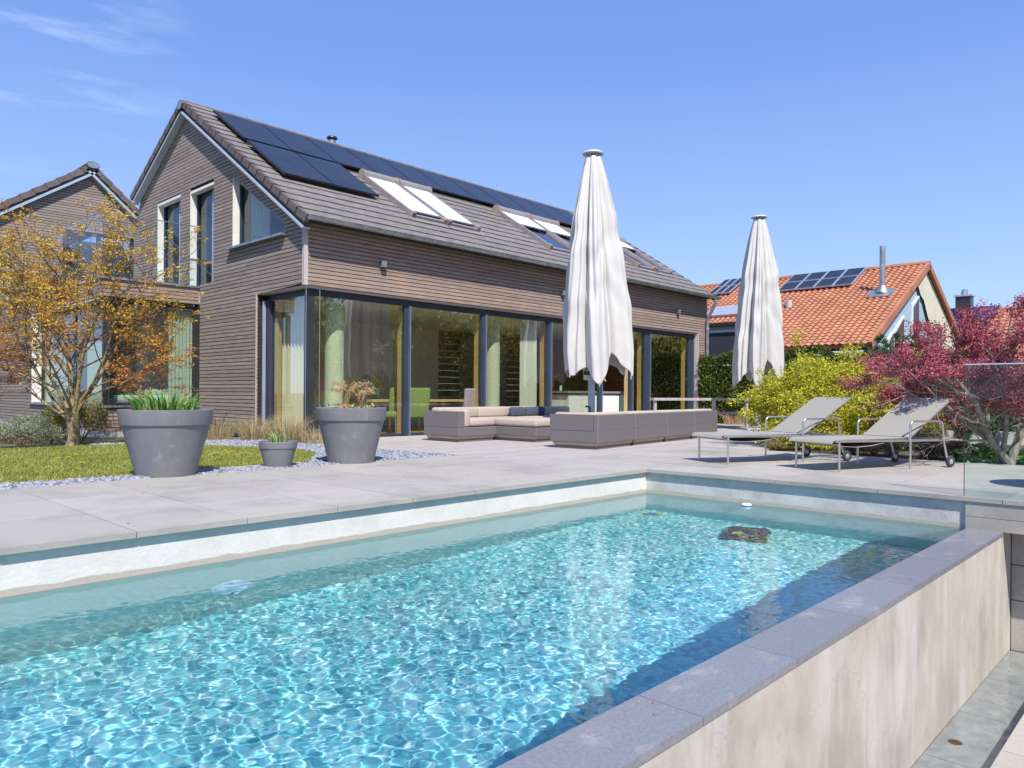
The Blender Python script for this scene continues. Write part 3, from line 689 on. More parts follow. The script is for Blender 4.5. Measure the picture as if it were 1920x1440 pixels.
# front facade backing + boards
wallb.box((7.455,12.275,2.90),(22.1,12.45,4.05))
wallb.box((21.56,12.275,-.05),(22.1,12.45,2.895))
wallb.box((22.1,12.30,-.05),(22.12,20.4,4.0))
wallb.hexa([(21.80,12.5,4.0),(21.80,20.3,4.0),(21.80,20.3,5.75),(21.80,17.42,7.35)],[(21.95,12.5,4.0),(21.95,20.3,4.0),(21.95,20.3,5.75),(21.95,17.42,7.35)])
wallb.box((7.262,16.725,.06),(7.45,17.0,2.9))
wallb.box((7.46,20.32,3.26),(21.79,20.42,5.86))
hp(wallb, 'wall', M['backing'])
z = 2.905
while z < 4.06:
    cuts = [7.335, random.uniform(10.5,12.5), 16.35, 22.12]
    for a, b in zip(cuts[:-1], cuts[1:]):
        hpiece('cladding_board', M['clad_front'], ((a+b)/2, 12.26+random.uniform(-.0015,.0015), z+BH/2), (b-a-.003, .02, BH))
    z += PITCH
z = .10
while z < 2.89:
    hpiece('cladding_board', M['clad_front'], ((21.56+22.12)/2, 12.26, z+BH/2), (.56, .02, BH)); z += PITCH
hp(MB().box((7.252,12.242,2.895),(7.268,12.318,4.08)).box((7.2685,12.242,2.895),(7.332,12.257,4.06)), 'corner_trim', M['corner'])
hp(MB().box((21.52,12.242,0),(21.556,12.44,2.895)), 'opening_trim', M['corner'])
hp(MB().box((7.262,14.072,.05),(7.44,14.10,2.885)), 'opening_trim', M['corner'])
hp(MB().box((7.30,12.29,2.862),(21.55,12.50,2.898)).box((7.30,12.505,2.862),(7.50,14.07,2.898)), 'soffit', M['corner'])
hp(MB().box((7.47,12.40,2.74),(21.55,12.52,2.858)).box((7.47,12.525,2.74),(7.55,14.07,2.858)), 'head_frame', M['frame_dark'])
# glazing
def glz(x0, x1, y=12.44, z0=.06, z1=2.738):
    f = hp(MB().box((x0,y-.03,z0-.055),(x1,y+.03,z0)), 'window_sill_frame', M['frame'])
    g_ = MB().box((x0+.002,y-.006,z0),(x1-.002,y+.006,z1)).build('glass_pane', M['pane'], f, OFF)
posts = [(9.71,9.855),(11.96,12.095),(14.29,14.43),(16.46,16.59),(17.95,18.07),(18.70,18.98),(21.22,21.50)]
for i, (a, b) in enumerate(posts):
    p_ = hp(MB().box((a,12.40,0),(b-.05,12.48,2.738)), 'post', M['frame'])
    MB().box((b-.048,12.36,0),(b-.012,12.48,2.738)).build('guide_rail', M['frame_mid'], p_, OFF); MB().box((b-.011,12.365,0),(b,12.48,2.738)).build('rail_lip', M['alu'], p_, OFF)
    if i in (0,1,2,5,6): MB().box((a+.06,12.56,0),(b+.03,12.72,2.738)).build('inner_frame', M['frame_wood'], p_, OFF)
    if i == 4: MB().box((a-.02,12.505,0),(a+.09,12.60,2.738)).build('inner_frame', M['frame_wood'], p_, OFF)
glz(7.55,9.69); glz(9.865,11.945); glz(12.105,14.275); glz(14.445,16.445); glz(18.075,18.695); glz(18.985,21.215)
p_ = hp(MB().box((7.42,12.38,0),(7.55,12.50,2.738)), 'post', M['frame_dark'])
f = hp(MB().box((7.44,12.51,.005),(7.50,13.80,.06)), 'window_sill_frame', M['frame'])
MB().box((7.462,12.512,.062),(7.474,13.80,2.738)).build('glass_pane', M['pane'], f, OFF)
p_ = hp(MB().box((7.40,13.805,0),(7.52,14.00,2.738)), 'post', M['frame'])
MB().box((7.34,13.93,0),(7.395,13.97,2.738)).build('guide_rail', M['alu'], p_, OFF)
MB().box((7.525,13.70,0),(7.62,13.95,2.738)).build('inner_frame', M['frame_wood'], p_, OFF)
for x_ in (7.33,7.62): hp(MB().tube([(x_,12.30,.0),(x_,12.30,2.86)], .006, 6), 'blind_wire', M['steel'])
MB().box((7.2,12.2,-.05),(7.75,12.38,-.02)).build('threshold_stone', M['kerb'], house, OFF)
for X_ in (9.0,14.66,20.23):
    w_ = hp(MB().rbox((X_-.06,12.14,3.42),(X_+.06,12.248,3.55),.008), 'wall_lamp', M['zinc'])
    MB().box((X_-.045,12.155,3.408),(X_+.045,12.235,3.418)).build('lens', M['frame_dark'], w_, OFF)
hp(MB().rbox((21.53,12.19,1.36),(21.61,12.24,1.46),.01), 'sensor', M['whitep'])

# ---------------- upper windows on the gable
def gable_window(name, y0, y1, z0, poly, mull=None, label=None):
    """poly: outline (y,z) of the opening, clockwise from lower right"""
    xo = 7.42
    w_ = MB(); n = len(poly); cy_ = sum(p[0] for p in poly)/n; cz_ = sum(p[1] for p in poly)/n
    inn = [(cy_+(y-cy_)*(1-.13/abs(y-cy_+1e-6)*.5), cz_+(z_-cz_)*(1-.13/abs(z_-cz_+1e-6)*.5)) for y, z_ in poly]
    for i in range(n):
        j = (i+1) % n
        w_.hexa([(xo,poly[i][0],poly[i][1]),(xo,poly[j][0],poly[j][1]),(xo,inn[j][0],inn[j][1]),(xo,inn[i][0],inn[i][1])],
                [(xo+.07,poly[i][0],poly[i][1]),(xo+.07,poly[j][0],poly[j][1]),(xo+.07,inn[j][0],inn[j][1]),(xo+.07,inn[i][0],inn[i][1])])
    fo = w_.build(name, M['frame'], house, OFF)
    MB().hexa([(xo+.03,y,z_) for y,z_ in inn],[(xo+.042,y,z_) for y,z_ in inn]).build('glass_pane', M['pane_up'], fo, OFF)
    # reveal boards left side and head
    yl = max(p[0] for p in poly); zt = max(p[1] for p in poly if abs(p[0]-yl) < .01); zb_ = min(p[1] for p in poly)
    MB().box((7.272,yl-.02,zb_),(xo-.002,yl+.003,zt-.02)).build('reveal', M['white_frame'], fo, OFF)
    if mull: MB().box((xo-.01,mull-.03,zb_+.06),(xo-.001,mull+.03,zt-.1)).build('mullion', M['alu'], fo, OFF)
    return fo, zt
fo, zt = gable_window('window', 16.05, 17.27, 3.31, [(16.05,3.31),(16.05,5.53),(17.27,5.53),(17.27,3.31)], 16.4)
MB().box((7.272,16.06,5.47),(7.418,17.24,5.53)).build('head_board', M['white_frame'], fo, OFF)
fo, zt = gable_window('window', 17.81, 19.19, 3.31, [(17.81,3.31),(17.81,5.57),(19.19,5.57),(19.19,3.31)], 18.2)
MB().box((7.272,17.82,5.51),(7.418,19.16,5.57)).build('head_board', M['white_frame'], fo, OFF)
fo, zt = gable_window('window', 13.0, 15.15, 3.93, [(13.0,3.95),(13.0,4.14),(15.15,5.45),(15.15,3.95)])
MB().box((7.16,12.93,3.90),(7.41,15.25,3.944)).build('window_sill', M['zinc'], fo, OFF)
MB().hexa([(7.266,13.0,4.14),(7.266,15.15,5.45),(7.266,15.15,5.475),(7.266,12.99,4.165)],[(7.41,13.0,4.14),(7.41,15.15,5.45),(7.41,15.15,5.475),(7.41,12.99,4.165)]).build('slanted_trim', M['clad'], fo, OFF)
# curtains & dark rooms behind
def curtain_mesh(p0, p1, z0, z1, amp=.035, waves=9, n=90, yoff=0):
    mb = MB(); a = Vector(p0); b = Vector(p1); d = (b-a).normalized(); nn = Vector((-d.y,d.x,0)); L_ = (b-a).length; vs = []
    for zz in (z0,(z0+z1)/2,z1):
        for i in range(n+1):
            t = i/n; w_ = math.sin(t*waves*2*math.pi)*amp*(1-.25*(zz-z0)/(z1-z0)); q = a+d*(L_*t)+nn*w_; vs.append((q.x,q.y,zz))
    fs = [(r*(n+1)+i, r*(n+1)+i+1, (r+1)*(n+1)+i+1, (r+1)*(n+1)+i) for r in range(2) for i in range(n)]
    return mb._add(vs, fs)
def curtain(p0, p1, z0, z1, mat, label, waves=9, amp=.035, group=None):
    o = curtain_mesh(p0,p1,z0,z1,amp,waves).build('curtain', mat, None, smooth=True, label=label, cat='curtain', group=group)
    return o
curtain((7.62,15.05,0),(7.70,14.35,0),3.97,5.15,M['curtain_y'],'cream curtain at the left side of the slanted upper window',5)
curtain((7.9,17.25,0),(7.95,17.0,0),3.35,5.5,M['sling'],'brown curtain behind the taller upstairs balcony window',3)
hp(MB().box((7.46,12.46,2.905),(21.9,20.3,3.25)), 'upper_floor', M['ceil'])
hp(MB().box((7.46,20.2,3.26),(11.4,20.3,5.7)), 'upper_lining', M['wallin'])
hp(MB().box((11.5,13.6,3.26),(11.6,20.0,4.9)), 'upper_partition', M['wallin'])

# ---------------- roof
Sv = Vector((0, 17.42-11.96, 7.64-4.10)); SL = Sv.length; Sv.normalize(); Nv = Vector((0,-Sv.z,Sv.y)); E0 = Vector((0,11.96,4.10))
Lv = Vector((0, -(20.55-17.42), -(5.98-7.64))); LL = Lv.length; Lv.normalize(); NL = Vector((0,Lv.z*-1,Lv.y)); NL = Vector((0, .47, .883)); NL = Vector((0,-Lv.z,Lv.y)); NL = NL if NL.z > 0 else -NL
EL0 = Vector((0,20.55,5.98))
roof = hp(MB().hexa([tuple(Vector((7.17,0,0))+E0-Nv*.16+Sv*.1),tuple(Vector((22.0,0,0))+E0-Nv*.16+Sv*.1),tuple(Vector((22.0,0,0))+E0-Nv*.16+Sv*(SL-.02)),tuple(Vector((7.17,0,0))+E0-Nv*.16+Sv*(SL-.02))],
             [tuple(Vector((7.17,0,0))+E0-Nv*.035+Sv*.02),tuple(Vector((22.0,0,0))+E0-Nv*.035+Sv*.02),tuple(Vector((22.0,0,0))+E0-Nv*.035+Sv*(SL-.02)),tuple(Vector((7.17,0,0))+E0-Nv*.035+Sv*(SL-.02))])
          .hexa([tuple(Vector((7.17,0,0))+EL0-NL*.16),tuple(Vector((22.0,0,0))+EL0-NL*.16),tuple(Vector((22.0,0,0))+EL0-NL*.16+Lv*(LL-.1)),tuple(Vector((7.17,0,0))+EL0-NL*.16+Lv*(LL-.1))],
             [tuple(Vector((7.17,0,0))+EL0-NL*.03),tuple(Vector((22.0,0,0))+EL0-NL*.03),tuple(Vector((22.0,0,0))+EL0-NL*.03+Lv*(LL-.1)),tuple(Vector((7.17,0,0))+EL0-NL*.03+Lv*(LL-.1))]),
          'roof', M['backing'])
NC = 18; CL = SL/NC
def course(E, S, N, ln, j, x0, x1, tw=.30, mat='tile', name='tile_course', parent=None, off=OFF, lift=.03, th=.022, rng=random):
    mb = MB(); x = x0 - (tw/2 if j % 2 else 0); v0 = j*ln-.03; v1 = (j+1)*ln+.03
    while x < x1:
        a, b = max(x, x0)+.0015, min(x+tw, x1)-.0015; dz = rng.uniform(-.002,.002)
        if b > a+.02:
            lo = E+S*v0+N*(lift+dz); hi = E+S*v1+N*(.004+dz)
            mb.hexa([(a,*(lo-N*th).yz),(b,*(lo-N*th).yz),(b,*(hi-N*th).yz),(a,*(hi-N*th).yz)],[(a,*lo.yz),(b,*lo.yz),(b,*hi.yz),(a,*hi.yz)])
        x += tw
    return mb.build(name, M[mat], parent, off)
for j in range(NC):
    course(E0, Sv, Nv, CL, j, 7.19, 22.05, parent=roof)
    for (X_a, X_b) in ((7.10,7.188),(22.052,22.10)):
        c0 = E0+Sv*(j*CL-.03)+Nv*.036; c1 = E0+Sv*((j+1)*CL+.0)+Nv*.012
        t = .15
        MB().hexa([(X_a,*(c0-Nv*t).yz),(X_b,*(c0-Nv*t).yz),(X_b,*(c1-Nv*t*.9).yz),(X_a,*(c1-Nv*t*.9).yz)],[(X_a,*c0.yz),(X_b,*c0.yz),(X_b,*c1.yz),(X_a,*c1.yz)]).build('verge_tile', M['verge'], roof, OFF)
NCL = 10; CLL = LL/NCL
for j in range(NCL):
    course(EL0, Lv, NL, CLL, j, 7.19, 22.05, parent=roof)
    c0 = EL0+Lv*(j*CLL-.03)+NL*.036; c1 = EL0+Lv*((j+1)*CLL)+NL*.012; t = .15
    MB().hexa([(7.10,*(c0-NL*t).yz),(7.188,*(c0-NL*t).yz),(7.188,*(c1-NL*t*.9).yz),(7.10,*(c1-NL*t*.9).yz)],[(7.10,*c0.yz),(7.188,*c0.yz),(7.188,*c1.yz),(7.10,*c1.yz)]).build('verge_tile', M['verge'], roof, OFF)
# ridge tiles
x = 7.08
while x < 22.1:
    x1 = min(x+.42, 22.12); mb = MB(); n = 8; vs = []
    for xx, rr in ((x,.125),(x1,.115)):
        for k in range(n+1):
            t = math.pi*(k/n); vs.append((xx, 17.42+math.cos(t)*rr*1.15, 7.535+math.sin(t)*rr*.85))
    mb._add(vs, [(k,k+1,n+1+k+1,n+1+k) for k in range(n)]+[tuple(range(n,-1,-1)), tuple(range(n+1,2*n+2))]); mb.build('ridge_tile', M['verge'], roof, OFF); x = x1+.002
hp(MB().hexa([(7.065,17.42+.13*math.cos(t),7.525+.11*math.sin(t)) for t in np.linspace(0,2*math.pi,9)[:-1]],[(7.078,17.42+.13*math.cos(t),7.525+.11*math.sin(t)) for t in np.linspace(0,2*math.pi,9)[:-1]]), 'ridge_end_cap', M['zinc'], roof)
# barge trims
def barge(E, S, N, L0, L1, x0, x1, d0, d1, mat, name='barge_trim'):
    a = E+S*L0; b = E+S*L1
    return MB().hexa([(x0,*(a-N*d1).yz),(x1,*(a-N*d1).yz),(x1,*(b-N*d1).yz),(x0,*(b-N*d1).yz)],[(x0,*(a-N*d0).yz),(x1,*(a-N*d0).yz),(x1,*(b-N*d0).yz),(x0,*(b-N*d0).yz)]).build(name, M[mat], roof, OFF)
barge(E0,Sv,Nv,.0,SL-.05,7.15,7.26,.10,.205,'frame','verge_board'); barge(E0,Sv,Nv,-.02,SL-.12,7.10,7.262,.207,.25,'barge')
barge(EL0,Lv,NL,.0,LL-.05,7.15,7.26,.10,.205,'frame','verge_board'); barge(EL0,Lv,NL,-.02,LL-.12,7.10,7.262,.207,.25,'barge')
# gutter and downpipe
mb = MB(); n = 10; vs = []
GY, GZ2, GR = 11.875, 4.09, .075
for xx in (7.13, 22.25):
    for rr in (GR, GR-.005):
        for k in range(n+1):
            t = math.pi+math.pi*k/n; vs.append((xx, GY+math.cos(t)*rr, GZ2+math.sin(t)*rr))
q = n+1
fs = []
for s_ in (0,1):
    for k in range(n): fs.append((s_*q+k, s_*q+k+1, 2*q+s_*q+k+1, 2*q+s_*q+k))
fs += [(0,q,3*q,2*q),(n,q+n,3*q+n,2*q+n)]
mb._add(vs, fs)._add([(7.13,GY+math.cos(math.pi+math.pi*k/n)*GR,GZ2+math.sin(math.pi+math.pi*k/n)*GR) for k in range(n+1)], [tuple(range(n+1))])
mb._add([(22.25,GY+math.cos(math.pi+math.pi*k/n)*GR,GZ2+math.sin(math.pi+math.pi*k/n)*GR) for k in range(n+1)], [tuple(range(n+1))])
mb.tube([(7.13,GY-GR,GZ2+.004),(22.25,GY-GR,GZ2+.004)], .010, 6)
gut = hp(mb, 'gutter', M['zinc'], smooth=True)
x = 7.45
while x < 22.2:
    MB().tube([(x,GY+math.cos(math.pi+math.pi*k/8)*(GR+.004),GZ2+math.sin(math.pi+math.pi*k/8)*(GR+.004)) for k in range(9)], .006, 5).build('gutter_bracket', M['alu'], gut, OFF, smooth=True); x += .86
dp = hp(MB().tube([(21.95,GY,4.03),(21.95,GY,3.86),(21.97,12.02,3.62),(21.97,12.14,3.42),(21.97,12.16,3.28),(21.97,12.16,0)], .05, 14), 'downpipe', M['zinc'], smooth=True)
for zz in (3.05,.62): MB().tube([(21.97,12.16,zz),(21.97,12.16,zz+.04)], .056, 14).build('pipe_clip', M['alu'], dp, OFF)

def onroof(u, v, h=0): return Vector((7.15+u,0,0))+E0+Sv*v+Nv*h
XA = Vector((1,0,0))
# solar panels
def solar(u0, u1, v0, v1, h=.12):
    c = onroof((u0+u1)/2,(v0+v1)/2,h)
    mb = MB(); du = (u1-u0)/2-.008; dv = (v1-v0)/2-.008
    f = mb.obox(c-Nv*.003, XA*du, Sv*dv, Nv*.02).build('solar_panel', M['pv_frame'], house, OFF)
    g_ = MB().obox(c+Nv*.0185, XA*(du-.018), Sv*(dv-.018), Nv*.002).build('solar_cells', M['pv'], f, OFF)
    ln = MB()
    for k in range(1,12): ln.obox(c+Nv*.0212+Sv*(dv*2*(k/12-.5)), XA*(du-.02), Sv*.0025, Nv*.0005)
    ln.build('busbar', M['pv_line'], f, OFF)
for k in range(11): solar(.40+1.165*k, .40+1.165*(k+1), 3.95, 5.80)
for k in range(2): solar(.40+1.165*k, .40+1.165*(k+1), 1.95, 3.86)
for v in (4.3,5.4,2.3,3.4):
    hp(MB().obox(onroof(.40+(6.4 if v>3.9 else 1.165),v,.06), XA*(6.42 if v > 3.9 else 1.17), Sv*.02, Nv*.02), 'mounting_rail', M['pv_frame'])
# skylights
def skylight(u0, u1, v0, v1, shut, openang=0):
    w_ = u1-u0; uc = (u0+u1)/2
    fr = MB()
    for uu in (u0+.05, u1-.05): fr.obox(onroof(uu,(v0+v1)/2,.07), XA*.045, Sv*((v1-v0)/2), Nv*.065)
    fr.obox(onroof(uc,v0+.05,.05), XA*(w_/2-.1), Sv*.05, Nv*.045)
    f = fr.build('skylight', M['sky_frame'], house, OFF)
    MB().obox(onroof(uc,(v0+v1)/2,.06), XA*(w_/2-.1), Sv*((v1-v0)/2-.1), Nv*.004).build('glass_pane', M['pane_sky'], f, OFF)
    hood = MB(); pts = []
    a = v1-.06
    prof = [(a-.12,.0),(a-.14,.13),(a-.10,.20),(a-.02,.235),(a+.06,.22),(a+.11,.15),(a+.12,.0)]
    lo = [tuple(onroof(u0+.02,v,h)) for v,h in prof]; hi = [tuple(onroof(u1-.02,v,h)) for v,h in prof]
    hood.hexa(lo,hi).build('hood', M['sky_frame'], f, OFF)
    for uu in (u0, u1-.022):
        prof2 = [(a+(v-a)*1.12, h*1.07) for v,h in prof]
        MB().hexa([tuple(onroof(uu,v,h)) for v,h in prof2],[tuple(onroof(uu+.022,v,h)) for v,h in prof2]).build('hood_cap', M['sky_cap'], f, OFF)
    for uu in (u0+.05,u1-.05):
        MB().obox(onroof(uu,v0+.07,.075), XA*.05, Sv*.07, Nv*.078).build('foot_cap', M['sky_cap'], f, OFF)
    vb = v1-.18-(v1-v0-.36)*shut
    if shut > 0:
        MB().obox(onroof(uc,(vb+v1-.18)/2,.125), XA*(w_/2-.1), Sv*((v1-.18-vb)/2), Nv*.003).build('blind', M['blind'], f, OFF)
        q0 = onroof(u0+.1,vb,.12); q1 = onroof(u1-.1,vb,.12)
        MB().tube([q0,q1], .024, 10).build('blind_bar', M['zinc'], f, OFF, smooth=True)
    hp(MB().obox(onroof(uc,v0-.09,.03), XA*(w_/2+.06), Sv*.10, Nv*.008), 'flashing', M['sky_frame'])
skylight(3.18,4.20,1.22,3.62,1.0); skylight(4.24,5.26,1.22,3.62,1.0)
skylight(7.72,9.02,1.10,3.62,.42); skylight(9.06,10.36,1.10,3.62,.42)
skylight(12.0,12.95,1.25,3.7,.0); skylight(13.0,13.95,1.25,3.7,.3)
vt = hp(MB().lathe([(.10,-.5),(.10,.19)], 20, (11.35,17.75,7.66)), 'vent_pipe', M['zinc'], smooth=True)
MB().lathe([(.0001,.30),(.13,.285),(.15,.25),(.15,.235),(.1,.235),(.1,.19)], 20, (11.35,17.75,7.66)).build('vent_cap', M['darkmetal'], vt, OFF, smooth=True)

# ---------------- left wing (gable wall at Y=25) and bay with balcony
WY = 25.0
def wL(z): return max(3.2, 7.50-(7.67-z)/.70)
def wR(z): return min(10.2, 7.50+(7.67-z)/.87)
wb = MB(); z = 3.33
while z < 7.59:
    za, zb = z, z+BH
    parts = [(wL(za),wL(zb),wR(za),wR(zb))]
    if z < 5.75: parts = [(wL(za),wL(zb),6.75,6.75),(8.75,8.75,wR(za),wR(zb))]
    for a0,a1,b0,b1 in parts:
        MB().hexa([(a0,WY,za),(b0,WY,za),(b0,WY+.02,za),(a0,WY+.02,za)],[(a1,WY,zb),(b1,WY,zb),(b1,WY+.02,zb),(a1,WY+.02,zb)]).build('cladding_board', M['clad'], house, OFF)
        wb.box((min(a0,a1),WY+.022,za-.004),(max(b0,b1),WY+.15,za+PITCH-.006))
    z += PITCH
hp(wb, 'wall', M['backing'])
wf = hp(MB().box((6.75,WY+.06,3.33),(6.83,WY+.14,5.75)).box((8.67,WY+.06,3.33),(8.75,WY+.14,5.75)).box((7.70,WY+.06,3.33),(7.80,WY+.14,5.75)).box((6.83,WY+.06,5.67),(8.67,WY+.14,5.75)).box((6.83,WY+.06,3.33),(8.67,WY+.14,3.40)), 'balcony_door', M['frame'])
MB().box((6.83,WY+.09,3.40),(8.67,WY+.10,5.67)).build('glass_pane', M['pane_up'], wf, OFF)
hp(MB().box((5.0,WY+2.5,3.33),(10,WY+2.6,5.9)), 'upper_partition', M['wallin'])
# wing roof: two slopes running back along Y
Apx = Vector((7.50,0,7.80))
def wing_slope(sgn, k, ln, nc):
    S = Vector((sgn*1.0,0,-k)).normalized(); N = Vector((sgn*k,0,1)).normalized()
    base = MB().hexa([tuple(Apx+S*0-N*.17+Vector((0,WY-.12,0))),tuple(Apx+S*ln-N*.17+Vector((0,WY-.12,0))),tuple(Apx+S*ln-N*.17+Vector((0,WY+9,0))),tuple(Apx-N*.17+Vector((0,WY+9,0)))],
                     [tuple(Apx+S*0-N*.03+Vector((0,WY-.12,0))),tuple(Apx+S*ln-N*.03+Vector((0,WY-.12,0))),tuple(Apx+S*ln-N*.03+Vector((0,WY+9,0))),tuple(Apx-N*.03+Vector((0,WY+9,0)))]).build('wing_roof', M['backing'], house, OFF)
    cl = ln/nc
    for j in range(nc):
        a, b = Apx+S*(j*cl-.02)+N*.005, Apx+S*((j+1)*cl+.03)+N*.035
        mb = MB(); y = WY-.08
        while y < WY+9:
            mb.hexa([(a.x,y,a.z-.025),(b.x,y,b.z-.025),(b.x,y+.298,b.z-.025),(a.x,y+.298,a.z-.025)],[(a.x,y,a.z),(b.x,y,b.z),(b.x,y+.298,b.z),(a.x,y+.298,a.z)]); y += .3
        mb.build('tile_course', M['tile'], base, OFF)
        a2, b2 = Apx+S*(j*cl)+N*.01, Apx+S*((j+1)*cl-.01)+N*.04
        MB().hexa([(*(a2-N*.16).xy[:1],WY-.17,(a2-N*.16).z),((b2-N*.16).x,WY-.17,(b2-N*.16).z),((b2-N*.16).x,WY-.082,(b2-N*.16).z),((a2-N*.16).x,WY-.082,(a2-N*.16).z)],
                  [(a2.x,WY-.17,a2.z),(b2.x,WY-.17,b2.z),(b2.x,WY-.082,b2.z),(a2.x,WY-.082,a2.z)]).build('verge_tile', M['verge'], base, OFF)
    def strip(d0,d1,y0,y1,mat,nm):
        a, b = Apx, Apx+S*ln
        MB().hexa([((a-N*d1).x,y0,(a-N*d1).z),((b-N*d1).x,y0,(b-N*d1).z),((b-N*d1).x,y1,(b-N*d1).z),((a-N*d1).x,y1,(a-N*d1).z)],
                  [((a-N*d0).x,y0,(a-N*d0).z),((b-N*d0).x,y0,(b-N*d0).z),((b-N*d0).x,y1,(b-N*d0).z),((a-N*d0).x,y1,(a-N*d0).z)]).build(nm, M[mat], base, OFF)
    strip(.12,.20,WY-.13,WY-.02,'frame','verge_board'); strip(.202,.27,WY-.17,WY-.01,'barge','barge_trim')
    return base
wing_slope(-1,.70,5.0,13); wr = wing_slope(1,.87,1.9,5)
hp(MB().hexa([(7.50+.19*math.cos(t),WY-.22,7.76+.12*math.sin(t)) for t in np.linspace(0,2*math.pi,9)[:-1]],[(7.50+.19*math.cos(t),WY+9,7.76+.12*math.sin(t)) for t in np.linspace(0,2*math.pi,9)[:-1]]), 'ridge_cap', M['verge'])
hp(MB().hexa([(7.50+.165*math.cos(t),WY-.235,7.76+.10*math.sin(t)) for t in np.linspace(0,2*math.pi,9)[:-1]],[(7.50+.165*math.cos(t),WY-.222,7.76+.10*math.sin(t)) for t in np.linspace(0,2*math.pi,9)[:-1]]), 'ridge_end_cap', M['zinc'])
# bay box
BX, BY, BL = 5.25, 16.75, 25.0
bb = MB()
z = .07
while z < 3.24:
    zc = z+BH/2
    fr_y = [(BY+.02, 26.0)] if (z < .56 or z > 2.86) else [(22.04, 26.0)]
    for a, b in fr_y:
        if b-a > 5: pcs = [(a,a+(b-a)*.42),(a+(b-a)*.42,b)]
        else: pcs = [(a,b)]
        for a_, b_ in pcs: hpiece('cladding_board', M['clad'], (BX+.01,(a_+b_)/2,zc), (.02,b_-a_-.003,BH))
        bb.box((BX+.022,a,z-.004),(BX+.16,b,z+PITCH-.006))
    if z < .56 or z > 2.86:
        hpiece('cladding_board', M['clad_front'], ((BX+.02+7.262)/2, BY+.01, zc), (7.262-BX-.025, .02, BH))
        bb.box((BX+.165,BY+.022,z-.004),(7.26,BY+.16,z+PITCH-.006))
    z += PITCH
bb.box((BX+.165,17.0,3.12),(7.2,24.99,3.22))
hp(bb, 'wall', M['backing'])
hp(MB().box((BX-.02,BY-.01,-.06),(7.26,BY+.15,.06)).box((BX-.02,BY+.155,-.06),(BX+.12,26,.06)), 'plinth', M['kerb'])
hp(MB().box((BX-.03,BY-.03,3.245),(7.262,24.98,3.29)), 'balcony_floor', M['zinc'])
hp(MB().box((BX-.05,BY-.06,.565),(7.26,BY+.12,.60)).box((BX-.05,BY+.122,.565),(BX+.2,22.1,.60)), 'window_sill', M['zinc'])
bf = hp(MB().box((BX+.06,BY+.10,.60),(BX+.16,BY+.18,2.83)).box((BX+.16,BY+.10,2.77),(7.26,BY+.18,2.83)).box((7.19,BY+.10,.66),(7.26,BY+.18,2.77)).box((BX+.16,BY+.10,.60),(7.26,BY+.18,.66)), 'window', M['frame_dark'])
MB().box((BX+.16,BY+.13,.66),(7.19,BY+.142,2.77)).build('glass_pane', M['pane_bay'], bf, OFF)
bf = hp(MB().box((BX+.22,BY+.19,.60),(BX+.30,BY+.30,2.83)).box((BX+.22,21.93,.60),(BX+.30,22.0,2.83)).box((BX+.22,19.3,.60),(BX+.30,19.38,2.83)).box((BX+.22,BY+.19,2.77),(BX+.302,22,2.832)), 'window', M['frame_dark'])
MB().box((BX+.25,17.05,.61),(BX+.262,21.93,2.77)).build('glass_pane', M['pane_bay'], bf, OFF)
MB().box((BX+.01,22.0,.60),(BX+.5,22.035,2.85)).build('reveal', M['white_frame'], bf, OFF)
MB().box((BX+.01,17.0,2.832),(BX+.5,22.0,2.86)).build('head_board', M['white_frame'], bf, OFF)
# balcony glass
def rail(p0, p1, z0, z1, nm='balcony_rail'):
    a = Vector(p0); b = Vector(p1); d = (b-a).normalized(); nn = Vector((-d.y,d.x,0)); L_ = (b-a).length; n = max(1, round(L_/1.6))
    base = None
    for i in range(n):
        q0 = a+d*(L_*i/n+.01); q1 = a+d*(L_*(i+1)/n-.01); c = (q0+q1)/2
        g_ = MB().obox((c.x,c.y,(z0+z1)/2), d*((q1-q0).length/2), nn*.006, Vector((0,0,(z1-z0)/2))).build(nm, M['rail_glass'], house, OFF)
        MB().obox((c.x,c.y,z1+.008), d*((q1-q0).length/2), nn*.011, Vector((0,0,.008))).build('handrail', M['steel'], g_, OFF)
rail((BX+.05,BY+.04,0),(7.24,BY+.04,0),3.295,4.63); rail((BX+.05,BY+.06,0),(BX+.05,24.6,0),3.295,4.68)
hp(MB().tube([(BX+.05,24.65,3.29),(BX+.05,24.65,4.72)], .025, 8), 'rail_post', M['alu'])
# bay room
hp(MB().box((BX+.4,17.0,.32),(7.25,24.9,.40)), 'room_floor', M['floorin'])
for b_ in (((7.18,17.0,.42),(7.25,24.9,3.1)),((BX+.4,24.8,.42),(7.17,24.9,3.1))): hp(MB().box(*b_), 'room_wall', M['wallin'])
curtain((7.16,16.98,0),(6.70,17.02,0),.45,2.8,M['curtain_g'],'pale green curtain at the right side of the bay window',6,.03)
curtain((5.62,17.35,0),(5.62,18.9,0),.45,2.8,M['curtain_g'],'pale green curtain behind the maple in the bay window',10,.03)
curtain((5.66,20.4,0),(5.66,21.8,0),.45,2.8,M['curtain_g'],'white green curtain at the far left of the bay window',9,.03)
bed = empty('bed', (6.35,18.2,.40), 'low bed with a pale cover and pillows behind the bay window', 'bed')
MB().rbox((-.7,-1,.0),(.75,1.2,.25),.04).build('bed_base', M['wallin'], bed); MB().rbox((-.72,-1.02,.24),(.77,1.15,.42),.08).build('mattress', M['blind'], bed, smooth=True)
MB().rbox((-.1,-.9,.38),(.6,-.5,.56),.08).build('pillow', M['curtain_g'], bed, smooth=True)

